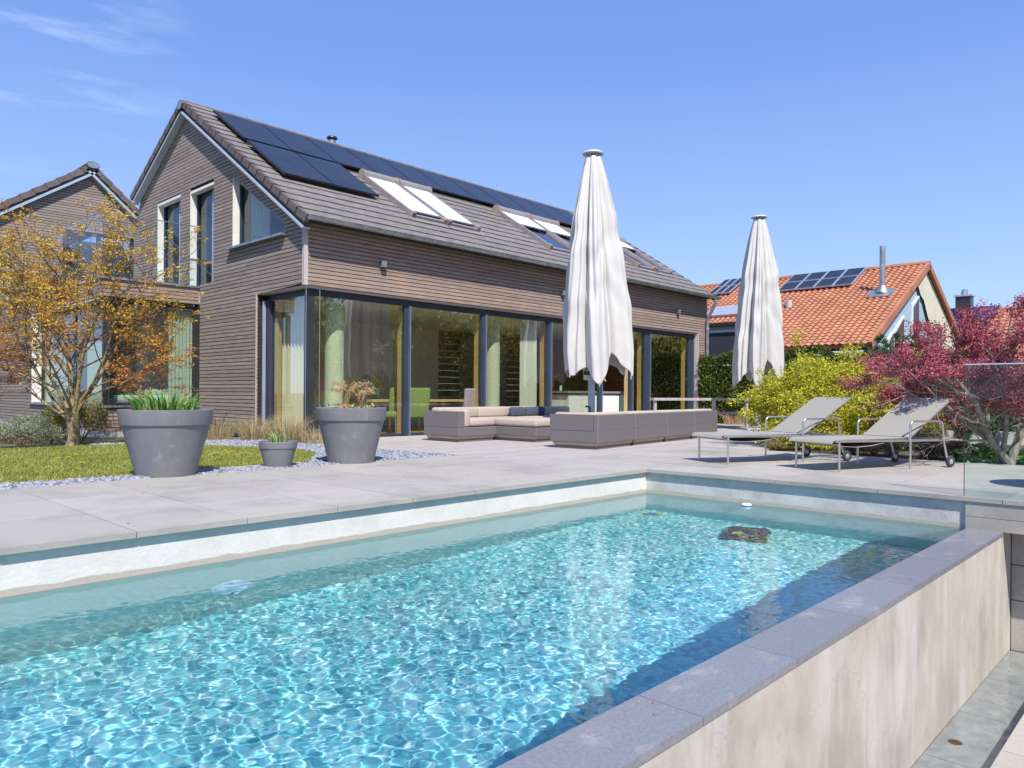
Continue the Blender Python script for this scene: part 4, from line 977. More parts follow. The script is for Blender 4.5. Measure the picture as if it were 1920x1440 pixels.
# ---------------- ground-floor room behind the glass
hp(MB().box((7.60,12.62,-.06),(21.5,17.2,-.005)), 'room_floor', M['floorin'])
for b_ in (((7.56,14.1,0),(7.62,17.1,2.86)),((7.62,17.0,0),(14.6,17.1,2.86)),((21.4,14.4,0),(21.5,17.1,2.86))): hp(MB().box(*b_), 'room_wall', M['wallin'])
hp(MB().box((7.56,12.62,2.80),(21.5,17.1,2.862)), 'ceiling', M['ceil'])
for k in range(14): hpiece('timber_plank', M['woodwall'], (17.99,17.06,.1+.2*k), (6.78,.05,.195))
for k in range(14): hpiece('timber_plank', M['woodwall'], (21.36,15.7,.1+.2*k), (.05,2.7,.195))
hp(MB().box((15.0,15.9,0),(16.4,16.5,2.5)), 'tall_cupboard', M['greylac'])
for X_, Y_ in ((8.36,12.95),(12.85,12.95)):
    tag(MB().lathe([(.19,0),(.19,2.79)], 28, (X_,Y_,0)).build('round_column', M['column'], None, smooth=True), 'pale green round column inside the glass, '+('by the house corner' if X_ < 10 else 'behind the third pane'), 'column')
curtain((7.72,13.95,0),(7.76,13.1,0),.02,2.75,M['curtain_y'],'cream curtain gathered inside the gable-side corner glass',7,.04)
curtain((13.6,12.72,0),(14.2,12.70,0),.02,2.75,M['curtain_g'],'sheer green curtain behind the third facade pane',8,.03)
# dining table and chairs
t = empty('dining_table', (11.2,14.0,0), 'long light oak dining table behind the second pane', 'table')
MB().box((-1.5,-.5,.70),(1.5,.5,.76)).build('tabletop', M['oak'], t)
for sx in (-1.35,1.3):
    for sy in (-.4,.36): MB().box((sx,sy,0),(sx+.06,sy+.06,.70)).build('leg', M['oak'], t)
def chair(x, y, rz, mat, label):
    t = empty('dining_chair', (x,y,0), label, 'chair', rz=rz)
    MB().rbox((-.24,-.25,.36),(.24,.25,.50),.05).build('seat', mat, t, smooth=True)
    b = MB(); b.rbox((-.24,.17,.36),(.24,.27,1.02),.04); 
    b.v = [(x_*(1+.12*max(0,z_-.5)), y_+.12*max(0,z_-.45), z_) for x_,y_,z_ in b.v]; b.build('backrest', mat, t, smooth=True)
    for sx in (-.2,.2):
        for sy in (-.2,.2): MB().tube([(sx,sy,.37),(sx*1.12,sy*1.15,0)], [.018,.010], 8).build('leg', M['steel'], t)
    return t
chair(9.95,13.1,R(-70),M['greench'],'green upholstered chair at the left end of the dining table')
chair(10.45,12.98,R(165),M['greench'],'green upholstered chair seen just right of the first window post')
chair(11.95,13.0,R(185),M['purplech'],'lilac upholstered chair before the dining table')
chair(12.75,13.5,R(200),M['redch'],'crimson upholstered chair right of the second window post')
fl_ = empty('flower_vase', (10.2,14.0,.765), 'tall glass vase with white blossoms on the dining table', 'vase')
MB().lathe([(.05,0),(.07,.02),(.045,.25)], 20).build('vase', M['mint'], fl_, smooth=True)
for k in range(9):
    a = k*.7; q = (math.cos(a)*.14,math.sin(a)*.14,.75+.07*math.sin(k*2.1)); MB().tube([(0,0,.05),(q[0]*.4,q[1]*.4,.4),q], .004, 5).build('stem', G['green'], fl_)
    V, F = leaves(np.array(q)+RNG.normal(size=(14,3))*.03, .05, RNG); big_mesh('blossom', V, F, G['white'], fl_)
pl_ = empty('pendant_lamp', (10.2,13.9,2.80), 'sputnik-like pendant lamp of white shades over the table', 'lamp')
MB().tube([(0,0,0),(0,0,-.75)], .006, 6).build('cord', M['darkmetal'], pl_)
for k in range(22):
    d = RNG.normal(size=3); d /= np.linalg.norm(d); d *= .2
    MB().tube([(0,0,-.85),(d[0],d[1],-.85+d[2])], [.003,.018], 6).build('shade', M['whitep'], pl_)
for i, z0_ in enumerate((1.02, 1.82)):
    a_ = empty('painting', (9.55,16.96,z0_), ('lower' if i == 0 else 'upper')+' of two blue and brown abstract canvases on the back wall', 'painting')
    MB().box((-.35,-.03,0),(.35,.03,.72)).build('canvas', M['art'], a_)
# kitchen island seen through the open door
isl = empty('kitchen_island', (17.05,13.35,.09), 'white kitchen island with a grey worktop seen through the open door', 'kitchen island')
MB().box((-1.3,-.45,-.09),(1.05,.45,.80)).build('cabinet', M['whitelac'], isl); MB().box((-1.38,-.5,.84),(1.5,.5,.90)).build('worktop', M['greylac'], isl)
MB().box((-1.3,-.43,.802),(1.45,.43,.838)).build('shadow_gap', M['darkmetal'], isl); MB().box((1.06,-.43,0),(1.12,.45,.80)).build('end_panel', M['greylac'], isl); MB().box((1.125,-.44,0),(1.5,.44,.80)).build('glass_front', M['mint'], isl)
tp = empty('kitchen_tap', (17.8,13.35,.99), 'brass coloured kitchen tap on the island', 'tap')
MB().tube([(0,0,0),(0,0,.3),(0,-.05,.36),(0,-.14,.36),(0,-.18,.30)], .018, 8).build('spout', M['oak'], tp, smooth=True); MB().cyl((-.12,0,0), .02, 0, .14, 12).build('lever', M['oak'], tp)
vs_ = empty('red_flowers', (15.95,13.35,.99), 'few red poppy-like flowers in a glass on the kitchen island', 'flowers')
MB().lathe([(.035,0),(.04,.15)], 14).build('glass', M['mint'], vs_)
for q in ((-.2,0,.42),(-.08,0,.46),(.22,0,.5)):
    MB().tube([(0,0,.05),(q[0]*.5,0,.3),q], .003, 5).build('stem', G['green'], vs_); V, F = leaves(np.array(q)+RNG.normal(size=(16,3))*.02, .05, RNG); big_mesh('petals', V, F, M['redflower'], vs_)

# ================================================================== PLANT POTS
def pot(x, y, r, rb_, h, label, rz=0, bulge=True):
    t = empty('plant_pot', (x,y,-.04), label, 'plant pot', 'grey plastic plant pots', rz=rz)
    n = 72; band = .205*h; prof = [(rb_*.985,0),(rb_,.012)]
    for k in range(1,13):
        q = k/12; prof.append((rb_+(r*.935-rb_)*q**1.05, .012+(h-band-.012)*q))
    mb = MB().lathe(prof, n)
    mb.lathe([(r*.935,h-band),(r*.955,h-band),(r*.957,h-band+.004)], n)
    mb.build('body', M['pot'], t, smooth=True)
    MB().lathe([(r*.935,h-band+.002),(r*.965,h-band-.004),(r*.972,h-band+.006),(r*.998,h-.008),(r,h),(r*.985,h+.004),(r*.93,h+.002),(r*.91,h-.012),(r*.88,h-.12)], n).build('rim_band', M['pot'], t, smooth=True)
    MB().cyl((0,0,0), r*.9, h-.10, h-.06, 40).build('potting_soil', M['soil'], t)
    return t
pot(3.24,8.27,.475,.295,.745,'big grey pot with strappy green leaves, left of the small pot')
pot(5.56,8.20,.455,.285,.745,'big grey pot with dry feathery grass, by the deck edge')
pot(4.56,8.27,.228,.15,.345,'small grey pot between the two big pots')
def tuft(name, x, y, z, n, h, w, r, mats, wts, label, cat, lean=.8, curve=.5, rng=RNG, group=None):
    a = rng.uniform(0,2*math.pi,n); rr = r*np.sqrt(rng.random(n)); P = np.stack([x+rr*np.cos(a)*.5,y+rr*np.sin(a)*.5,np.full(n,z)],1)
    D = np.stack([np.cos(a),np.sin(a),np.zeros(n)],1)
    V, F = blades(P, h, w, rng, lean, curve, D)
    mi = rng.choice(len(mats), n, p=np.array(wts)/sum(wts)); mi = np.tile(mi,2)
    rt = empty(name, (x,y,z), label, cat, group)
    big_mesh('leaf_blades', V-np.array([x,y,z]), F, mats, rt, mi); return rt
tuft('strappy_plant', 3.24,8.27,.64,210,.25,.030,.60,[G['green'],G['greenl']],[3,2],'strappy green plant in the big left pot','plant',.85,.12)
tuft('sprout_tuft', 4.56,8.27,.27,60,.15,.014,.2,[G['greenl'],G['green']],[3,1],'fresh green tuft in the small pot','plant',.9,.3)
gp = empty('feather_grass', (5.56,8.20,.68), 'dry feathery ornamental grass in the right-hand big pot', 'grass')
for side in range(2):
    c0 = (-.06,.03) if side == 0 else (.11,-.06)
    for k in range(20):
        a = RNG.uniform(0,6.28); l = RNG.uniform(.27,.42); rr = RNG.uniform(.05,.17)
        p0 = Vector((c0[0]*1.0,c0[1]*1.0,-.04)); p1 = p0+Vector((math.cos(a)*rr*.5,math.sin(a)*rr*.5,l*.8)); p2 = p0+Vector((math.cos(a)*rr*1.3,math.sin(a)*rr*1.3,l)); p3 = p2+Vector((math.cos(a)*.06,math.sin(a)*.06,-.035))
        MB().tube([p0,p1,p2,p3],[.0025,.0022,.002,.001],4,False).build('stem', G['straw'], gp)
        q = np.linspace(0,1,16)[:,None]; pts = np.array(p2)*(1-q)+np.array(p3)*q+(RNG.normal(size=(16,3))*.009)
        pts = np.concatenate([pts, np.array(p1)*.35+np.array(p2)*.65+RNG.normal(size=(8,3))*.009]); V,F = leaves(pts,.035,RNG,0,.25); big_mesh('plume',V,F,G['straw'],gp)
V,F = leaves(np.stack([RNG.uniform(-.3,.3,220),RNG.uniform(-.3,.3,220),RNG.uniform(-.05,.08,220)],1),.05,RNG); big_mesh('ground_leaves',V,F,[G['greenl'],G['straw'],G['org']],gp,RNG.integers(0,3,220))

# dry grass clumps and shrubs by the house
for i,(x,y,hh,n,lab) in enumerate([(6.35,13.75,.42,420,'dry straw-coloured grass clump by the cladding behind the big left pot, left one'),(6.85,13.3,.46,520,'dry grass clump left of the blue-grey corner post'),
        (6.9,12.15,.52,620,'pale dry grass clump before the house corner glass, above the small pot'),(7.15,11.55,.34,260,'dry grass tuft half hidden behind the right big pot'),(5.95,14.6,.3,200,'small dry grass tuft behind the lawn corner')]):
    tuft('grass_clump', x,y,-.04,n,hh,.007,.5,[G['straw'],G['drystem'],G['greenl'],G['sage']],[5,2.2,.9,.8],lab,'grass clump',.75,.25)
def shrub(name, c, r, n, size, mats, wts, label, cat, rng=RNG, flat=0., aspect=.5, zmin=None, lumps=9, stems=6, stemmat='drystem', group=None, hollow=.35, low=None):
    """leaf cloud over several overlapping lumps, with gaps, plus woody stems"""
    c = np.array(c, float); r = np.array(r, float); z0 = c[2]-r[2] if zmin is None else zmin
    rt = empty(name, (c[0],c[1],z0), label, cat, group)
    L = rng.normal(size=(lumps,3)); L /= np.linalg.norm(L,axis=1,keepdims=True); L[:,2] = np.abs(L[:,2])*rng.choice([1,1,-.5],lumps); L = c + L*r*.55
    LR = rng.uniform(.38,.6,lumps)
    k = rng.integers(0,lumps,n); d = rng.normal(size=(n,3)); d /= np.linalg.norm(d,axis=1,keepdims=True)
    rad = (hollow+(1-hollow)*rng.random(n)**.45)*(1+.12*rng.normal(size=n))
    P = L[k]+d*r*LR[k][:,None]*rad[:,None]; keep = P[:,2] > z0+.01; P = P[keep]; k = k[keep]
    # gaps
    g = np.sin(P[:,0]*6/r[0]+k)+np.sin(P[:,1]*6.5/r[1]+1.3*k)+np.sin(P[:,2]*7/r[2]+k*.7); P = P[g > -1.35]
    mi = rng.choice(len(mats), len(P), p=np.array(wts)/sum(wts))
    if low is not None: mi[(P[:,2]-z0) < low*(2*r[2])*rng.uniform(.4,1.3,len(P))] = len(mats)-1
    V,F = leaves(P-np.array([c[0],c[1],z0]), size, rng, flat, aspect); big_mesh('foliage', V, F, mats, rt, mi)
    sm = MB()
    for i in range(stems):
        a = rng.uniform(0,6.28); e_ = L[i % lumps]-np.array([c[0],c[1],z0]); sm.tube([(0,0,0),tuple(e_*.5+np.array([.05*math.cos(a),.05*math.sin(a),0])*r[0]),tuple(e_)],[.012*max(1,r[2]),.008*max(1,r[2]),.003],5,False)
    o = sm.build('stem', G[stemmat] if stemmat in G else M[stemmat], rt); 
    if stems > 1: o['kind'] = 'stuff'
    return rt
shrub('lavender', (2.15,14.75,.22),(.95,.45,.34),9000,.05,[G['sage'],G['pine'],G['drystem']],[7,1,1],'grey-green lavender mound at the far left behind the lawn','lavender',zmin=-.04,aspect=.22,low=.33)
shrub('lavender', (3.35,14.6,.18),(.6,.42,.32),6500,.05,[G['sage'],G['pine'],G['drystem']],[7,1.6,1],'grey-green lavender mound just left of the maple trunk','lavender',zmin=-.04,aspect=.22,low=.28)
shrub('dry_shrub', (4.35,14.95,.30),(.50,.4,.52),5200,.05,[G['lime2'],G['drystem'],G['limeb'],G['sage'],G['drystem']],[2,3,2,1,1],'brownish upright shrub right behind the maple trunk','shrub',zmin=-.04,aspect=.25,low=.3)
shrub('dry_shrub', (3.9,15.05,.26),(.35,.3,.4),2500,.045,[G['lime2'],G['lime'],G['drystem']],[3,1,1],'olive shrub half hidden behind the maple trunk','shrub',zmin=-.04,aspect=.25)

# ================================================================== MAPLE
def grow_tree(stems, rng, levels=3, kids=(6,5,4), decay=.52, rdecay=.5, wander=.16, spread=.75, up=.12, start=.3):
    """returns list of (points, radii, level) branches and tip points"""
    out = []; tips = []
    def branch(p, d, ln, rad, lev):
        nseg = max(3, int(5-lev)); pts = [p.copy()]; d = d/np.linalg.norm(d); q = p.copy()
        for i in range(nseg):
            d = d + rng.normal(size=3)*wander + np.array([0,0,up*(1 if lev < 2 else .3)]); d /= np.linalg.norm(d); q = q+d*ln/nseg; pts.append(q.copy())
        rr = [rad*(1-.72*i/nseg) for i in range(nseg+1)]; out.append((pts, rr, lev))
        if lev >= levels:
            for i in range(1,nseg+1): tips.append((pts[i], lev))
            return
        for k in range(kids[lev]):
            t = start+(1-start)*(k+rng.random())/kids[lev]; i = min(int(t*nseg), nseg-1); f = t*nseg-i
            b = pts[i]*(1-f)+pts[i+1]*f; dd = pts[i+1]-pts[i]; dd /= np.linalg.norm(dd)
            s = rng.normal(size=3); s -= (s@dd)*dd; s /= np.linalg.norm(s); s[2] *= .55 if lev > 0 else .8
            branch(b, dd*(1-spread*.5)+s*spread, ln*decay*rng.uniform(.7,1.25)*(1.15-.4*t), rad*rdecay*(1-.4*t), lev+1)
    for p, d, ln, rad in stems: branch(np.array(p,float), np.array(d,float), ln, rad, 0)
    return out, tips
rg = np.random.default_rng(21)
BR = []
base = np.array([3.98,14.12,-.05])
Rv = np.array([_R.x,_R.y,0]); Fv = np.array([_F.x,_F.y,0]); Zv = np.array([0,0,1.])
def dirr(r, z, f=0): return Rv*r+Zv*z+Fv*f
stems = [(base+dirr(.02,.35), dirr(-.75,1,.1), 2.9, .042),(base+dirr(.0,.5), dirr(-.42,1,-.2), 3.2, .045),(base+dirr(.02,.55), dirr(-.12,1,.15), 3.5, .05),(base+dirr(.03,.5), dirr(.18,1,-.1), 3.6, .05),
         (base+dirr(.06,.6), dirr(.48,1,.2), 3.3, .045),(base+dirr(.08,.7), dirr(.85,.85,-.1), 2.8, .036),(base+dirr(.10,.8), dirr(1.0,.42,.1), 2.0, .026),(base+dirr(-.03,.45), dirr(-1.05,.8,-.1), 2.5, .036),
         (base+dirr(.0,.6), dirr(.1,1,-.7), 2.4, .034),(base+dirr(.02,.6), dirr(-.2,1,.75), 2.6, .034),(base+dirr(.05,.9), dirr(1.0,.28,-.1), 1.7, .022),(base+dirr(-.02,1.3), dirr(-.6,1,.2), 2.6, .03),(base+dirr(-.3,1.0), dirr(-1,.75,.1), 2.3, .028),(base+dirr(-.1,1.5), dirr(-.25,1,-.2), 2.5, .028),(base+dirr(-.2,.8), dirr(-1.1,.5,.1), 2.2, .024),(base+dirr(-.1,1.2), dirr(-.85,1,-.3), 2.5, .028),(base+dirr(.1,1.4), dirr(.3,1,-.3), 2.2, .026)]
stems = [(a_,b_,c_*(.84 if b_@Zv > .9*np.linalg.norm(b_) else .93),d_*.72) for a_,b_,c_,d_ in stems]
br, tips = grow_tree(stems, rg, 3, (9,5,3), .43, .5, .10, .75, .04, .25)
maple = empty('maple_tree', tuple(base), 'spring maple with yellow and orange young leaves, standing before the left wing', 'tree')
tr = MB()
tr.tube([tuple(base+dirr(-.02,-.05)),tuple(base+dirr(.0,.12)),tuple(base+dirr(.03,.35)),tuple(base+dirr(.05,.7))],[.12,.085,.07,.05],10)
tr.tube([tuple(base+dirr(.0,.15)),tuple(base+dirr(-.06,.4)),tuple(base+dirr(-.05,.75))],[.07,.05,.035],9)
for pts, rr, lev in br:
    if lev == 0: tr.tube([tuple(p) for p in pts], rr, 8)
tr.build('trunk', M['bark'], maple, tuple(base), smooth=True)
tw = MB()
for pts, rr, lev in br:
    if lev > 0: tw.tube([tuple(p) for p in pts], [max(r_,.0028) for r_ in rr], 4 if lev > 1 else 5, False)
tag(tw.build('branches', M['twig'], maple, tuple(base)), kind='stuff')
tp_ = np.array([t_[0] for t_ in tips]); tp_ = tp_[rg.random(len(tp_)) < .9]
n = 5; P = np.repeat(tp_, n, 0)+rg.normal(size=(len(tp_)*n,3))*np.array([.035,.035,.016])
V,F = leaves(P-base, .043, rg, .45, .5)
zz = P[:,2]; side = (P-base)@Rv
hfac = np.clip((zz-.8)/1.7,0,1)+rg.normal(size=len(zz))*.22
mi = np.where(hfac > .80, 0, np.where(hfac > .48, 1, np.where(hfac > .12, 2, 3))); mi = np.where(rg.random(len(mi)) < .18, rg.integers(0,4,len(mi)), mi)
tag(big_mesh('leaves', V, F, [G['yel'],G['yor'],G['org'],G['rust']], maple, mi), kind='stuff')
print('maple leaves', len(F))

# ================================================================== SOFAS
def cushion(mb_a, mb_b, mat, parent, name='seat_cushion', r=.045): return MB().rbox(mb_a, mb_b, r, 3).build(name, mat, parent, smooth=True)
def sofa_base(parent, x0, x1, y0, y1, zt=.30):
    MB().box((x0+.06,y0+.06,0),(x1-.06,y1-.06,.055)).build('plinth', M['wicker'], parent)
    MB().box((x0+.04,y0+.04,.056),(x1-.04,y1-.04,.10)).build('teak_frame', M['teak'], parent)
    MB().rbox((x0,y0,.102),(x1,y1,zt),.014,2).build('wicker_body', M['wicker'], parent)
# right sofa: back towards the pool, four backrest modules
sr = empty('lounge_sofa', (9.62,7.27,.002), 'long wicker lounge sofa seen from behind, nearest to the pool', 'sofa', 'wicker lounge sofas on the deck', rz=R(7.5))
ml = 1.32
for k in range(4):
    x0 = k*ml
    sofa_base(sr, x0+.002, x0+ml-.002, 0, .92)
    MB().rbox((x0+.002,-.001,.29),(x0+ml-.002,.085,.565),.014,2).build('wicker_back', M['wicker'], sr)
    if k: MB().box((x0-.006,-.004,.104),(x0+.006,-.0015,.565)).build('module_seam', M['sling'], sr)
    cushion((x0+.03,.10,.30),(x0+ml-.03,.32,.60),M['sofa'],sr,'back_cushion'); cushion((x0+.02,.30,.29),(x0+ml-.02,.95,.42),M['sofa'],sr)
MB().box((.0,.086,.302),(.085,.92,.565)).build('wicker_arm', M['wicker'], sr); MB().box((-.004,-.005,.104),(.006,-.0015,.566)).build('module_seam', M['sling'], sr); cushion((.09,.12,.30),(.30,.90,.595),M['sofa'],sr,'arm_cushion')
MB().box((4*ml-.085,.086,.30),(4*ml,.92,.565)).build('wicker_arm', M['wicker'], sr)
# left sofa: L shape with chaise
sl_ = empty('lounge_sofa', (9.18,10.12,.002), 'L-shaped wicker lounge sofa with chaise and two navy cushions, nearer to the glass', 'sofa', 'wicker lounge sofas on the deck', rz=R(2))
sofa_base(sl_, 0, 1.05, 0, .95, .27)
sofa_base(sl_, 1.052, 2.1, -.98, .95, .27); sofa_base(sl_, 2.102, 4.3, 0, .95, .27)
MB().box((0,0,.272),(.085,.95,.565)).box((.0855,0,.272),(.16,.09,.565)).build('wicker_arm', M['wicker'], sl_)
MB().box((.086,.865,.272),(4.3,.95,.565)).build('wicker_back', M['wicker'], sl_)
cushion((.17,.02,.27),(.34,.60,.60),M['sofa'],sl_,'arm_cushion')
cushion((.36,.03,.28),(1.04,.66,.43),M['sofa'],sl_); cushion((1.06,-.97,.28),(2.09,.66,.43),M['sofa'],sl_,'chaise_cushion'); cushion((2.11,.03,.28),(3.2,.66,.43),M['sofa'],sl_); cushion((3.22,.03,.28),(4.28,.66,.43),M['sofa'],sl_)
cushion((.10,.62,.42),(1.15,.86,.63),M['sofa'],sl_,'back_cushion'); cushion((1.17,.62,.42),(2.2,.86,.63),M['sofa'],sl_,'back_cushion'); cushion((2.22,.62,.42),(3.2,.86,.63),M['sofa'],sl_,'back_cushion'); cushion((3.22,.62,.42),(4.2,.86,.62),M['sofa'],sl_,'back_cushion')
wz = 9.18
for k,(a,b) in enumerate(((1.95,2.38),(2.40,3.0))):
    MB().rbox((a,-.07,0),(b,.06,.2),.05).build('navy_cushion', M['navy'], None, (0,0,0), smooth=True, label=('left' if k == 0 else 'right')+' of two navy cushions leaning on the back of the L-shaped sofa', cat='cushion').location = (9.18,10.68,.43)

# ================================================================== PARASOLS
def parasol(x, y, rz, label, seed, sx=1.0):
    t = empty('parasol', (x,y,0), label, 'parasol', 'closed off-white giant parasols', rz=rz)
    MB().rbox((-.4,-.4,.0),(.4,.4,.06),.01).build('base_plate', M['alu'], t)
    pole = MB().box((-.062,-.05,.06),(.062,.05,5.35)).build('pole', M['alu'], t)
    MB().tube([(0,-.055,.50),(-.03,-.10,.53),(-.05,-.15,.66),(-.13,-.16,.67)],[.018,.018,.016,.018],8).build('crank', M['darkmetal'], pole, smooth=True)
    MB().box((-.15,-.1,1.18),(.15,.1,1.27)).build('hub', M['steel'], t)
    for k in range(8):
        a = 2*math.pi*k/8+.2; c, s_ = math.cos(a), math.sin(a)
        rb2 = MB().tube([(c*.11,s_*.11,1.27),(c*.12,s_*.12,2.3),(c*.10,s_*.10,5.3)], .016, 6).build('rib', M['alu'], t)
        MB().box((c*.13-.02,s_*.13-.02,1.27),(c*.13+.02,s_*.13+.02,1.34)).build('hinge', M['darkmetal'], rb2)
    cap = MB().lathe([(.0001,5.575),(.11,5.572),(.185,5.555),(.205,5.53),(.203,5.518),(.12,5.512),(.0001,5.51)], 40).build('top_cap', M['capplastic'], t, smooth=True)
    for k in range(12):
        a = 2*math.pi*k/12; MB().obox((math.cos(a)*.115,math.sin(a)*.115,5.47),(math.cos(a)*.01,math.sin(a)*.01,0),(-math.sin(a)*.012,math.cos(a)*.012,0),(0,0,.045)).build('cap_strut', M['capplastic'], cap)
    # furled cloth: one sheet with deep folds
    rg_ = np.random.default_rng(seed); na, nz_ = 420, 150
    A = np.linspace(0,2*math.pi,na,endpoint=False); T = np.linspace(0,1,nz_)
    nt_ = 8; ph = rg_.uniform(-.25,.25,nt_)
    # hem: long points at the rib tips, drawn up in between
    hem = np.zeros(na)
    nt_ = 6; wd = rg_.uniform(.75,1.3,nt_); wd /= wd.sum(); cuts = np.concatenate([[0],np.cumsum(wd)])*2*math.pi
    tipa = (cuts[:-1]+cuts[1:])/2; dep = 1.05+rg_.uniform(0,.22,nt_); rise = rg_.uniform(.12,.42,nt_); rise[int(rg_.integers(0,nt_))] = .85; fd = rg_.uniform(.7,1.35,nt_)
    U_ = np.zeros(na); K_ = np.zeros(na,int)
    for i, a in enumerate(A):
        k = min(nt_-1, int(np.searchsorted(cuts, a, side='right')-1)); u = abs(a-tipa[k])/(wd[k]*math.pi); U_[i] = u; K_[i] = k
        k2 = (k+1)%nt_ if a > tipa[k] else (k-1)%nt_; edge_ = (rise[k]+rise[k2])*.5+(dep[k]+dep[k2])*.5
        q = .55*u+.45*(1-math.cos(math.pi*u))/2; hem[i] = dep[k]+(edge_-dep[k])*q
    hem += .03*np.sin(9*A+1)
    phs = rg_.uniform(0,6.28,8); Vv = []
    for t_ in T:
        R0 = np.interp(t_,[0,.04,.12,.28,.5,.75,.9,1],[.140,.18,.25,.36,.465,.545,.56,.54])
        amp = np.interp(t_,[0,.08,.3,.7,1],[.16,.32,.40,.40,.38])
        # pleat: rounded outside, creased inside, drifting sideways on the way down
        u = np.clip(U_+.12*np.sin(5*t_+K_*1.7+phs[5])*(1-U_),0,1)
        pl = (1-u**1.8)*fd[K_]
        f2 = np.sin(2*math.pi*u*1.5+K_*2.1+phs[2]+2.5*t_)*np.interp(t_,[0,.25,1],[.1,.9,1.])
        sub = (np.cos(11*A-6*t_+phs[6])*.22+np.cos(19*A+5*t_+phs[7])*.07)*np.interp(t_,[0,.3,1],[.6,1,.7])
        wr_ = .030*np.sin(26*t_+3*A+phs[3])*np.exp(-((t_-.42-.05*np.sin(3*A))/.09)**2)+.028*np.sin(21*t_-4*A+phs[4])*np.exp(-((t_-.68-.06*np.sin(2*A+1))/.08)**2)
        rad = R0*(1-amp*.62+amp*pl+amp*.17*f2+amp*.20*sub)+wr_
        z = 5.455*(1-t_)+hem*t_
        sh = .10*t_**1.6
        th_ = A+.10*np.sin(3*t_+2*A)*t_
        Vv.append(np.stack([np.cos(th_)*rad+sh*sx, np.sin(th_)*rad, z],1))
    Vv = np.concatenate(Vv); i = np.arange(nz_*na).reshape(nz_,na); j = np.roll(i,-1,1)
    F_ = np.stack([i[:-1],j[:-1],j[1:],i[1:]],-1).reshape(-1,4)
    o = big_mesh('cloth', Vv, F_, M['canvas'], t, None, True)
    for k_ in range(nt_):
        vv = Vv.reshape(nz_,na,3)[-1, int(tipa[k_]/(2*math.pi)*na) % na]; MB().tube([(vv[0],vv[1],vv[2]+.03),(vv[0],vv[1],vv[2]-.03)],.014,8).build('rib_end',M['alu'],t)
    md = o.modifiers.new('thickness','SOLIDIFY'); md.thickness = .006; md.offset = 0
    return t
parasol(11.40,8.77,R(-46),'closed off-white parasol standing right behind the nearest wicker sofa',4)
parasol(18.40,8.72,R(-46),'closed off-white parasol behind the yellow-green bush',9, -.3)

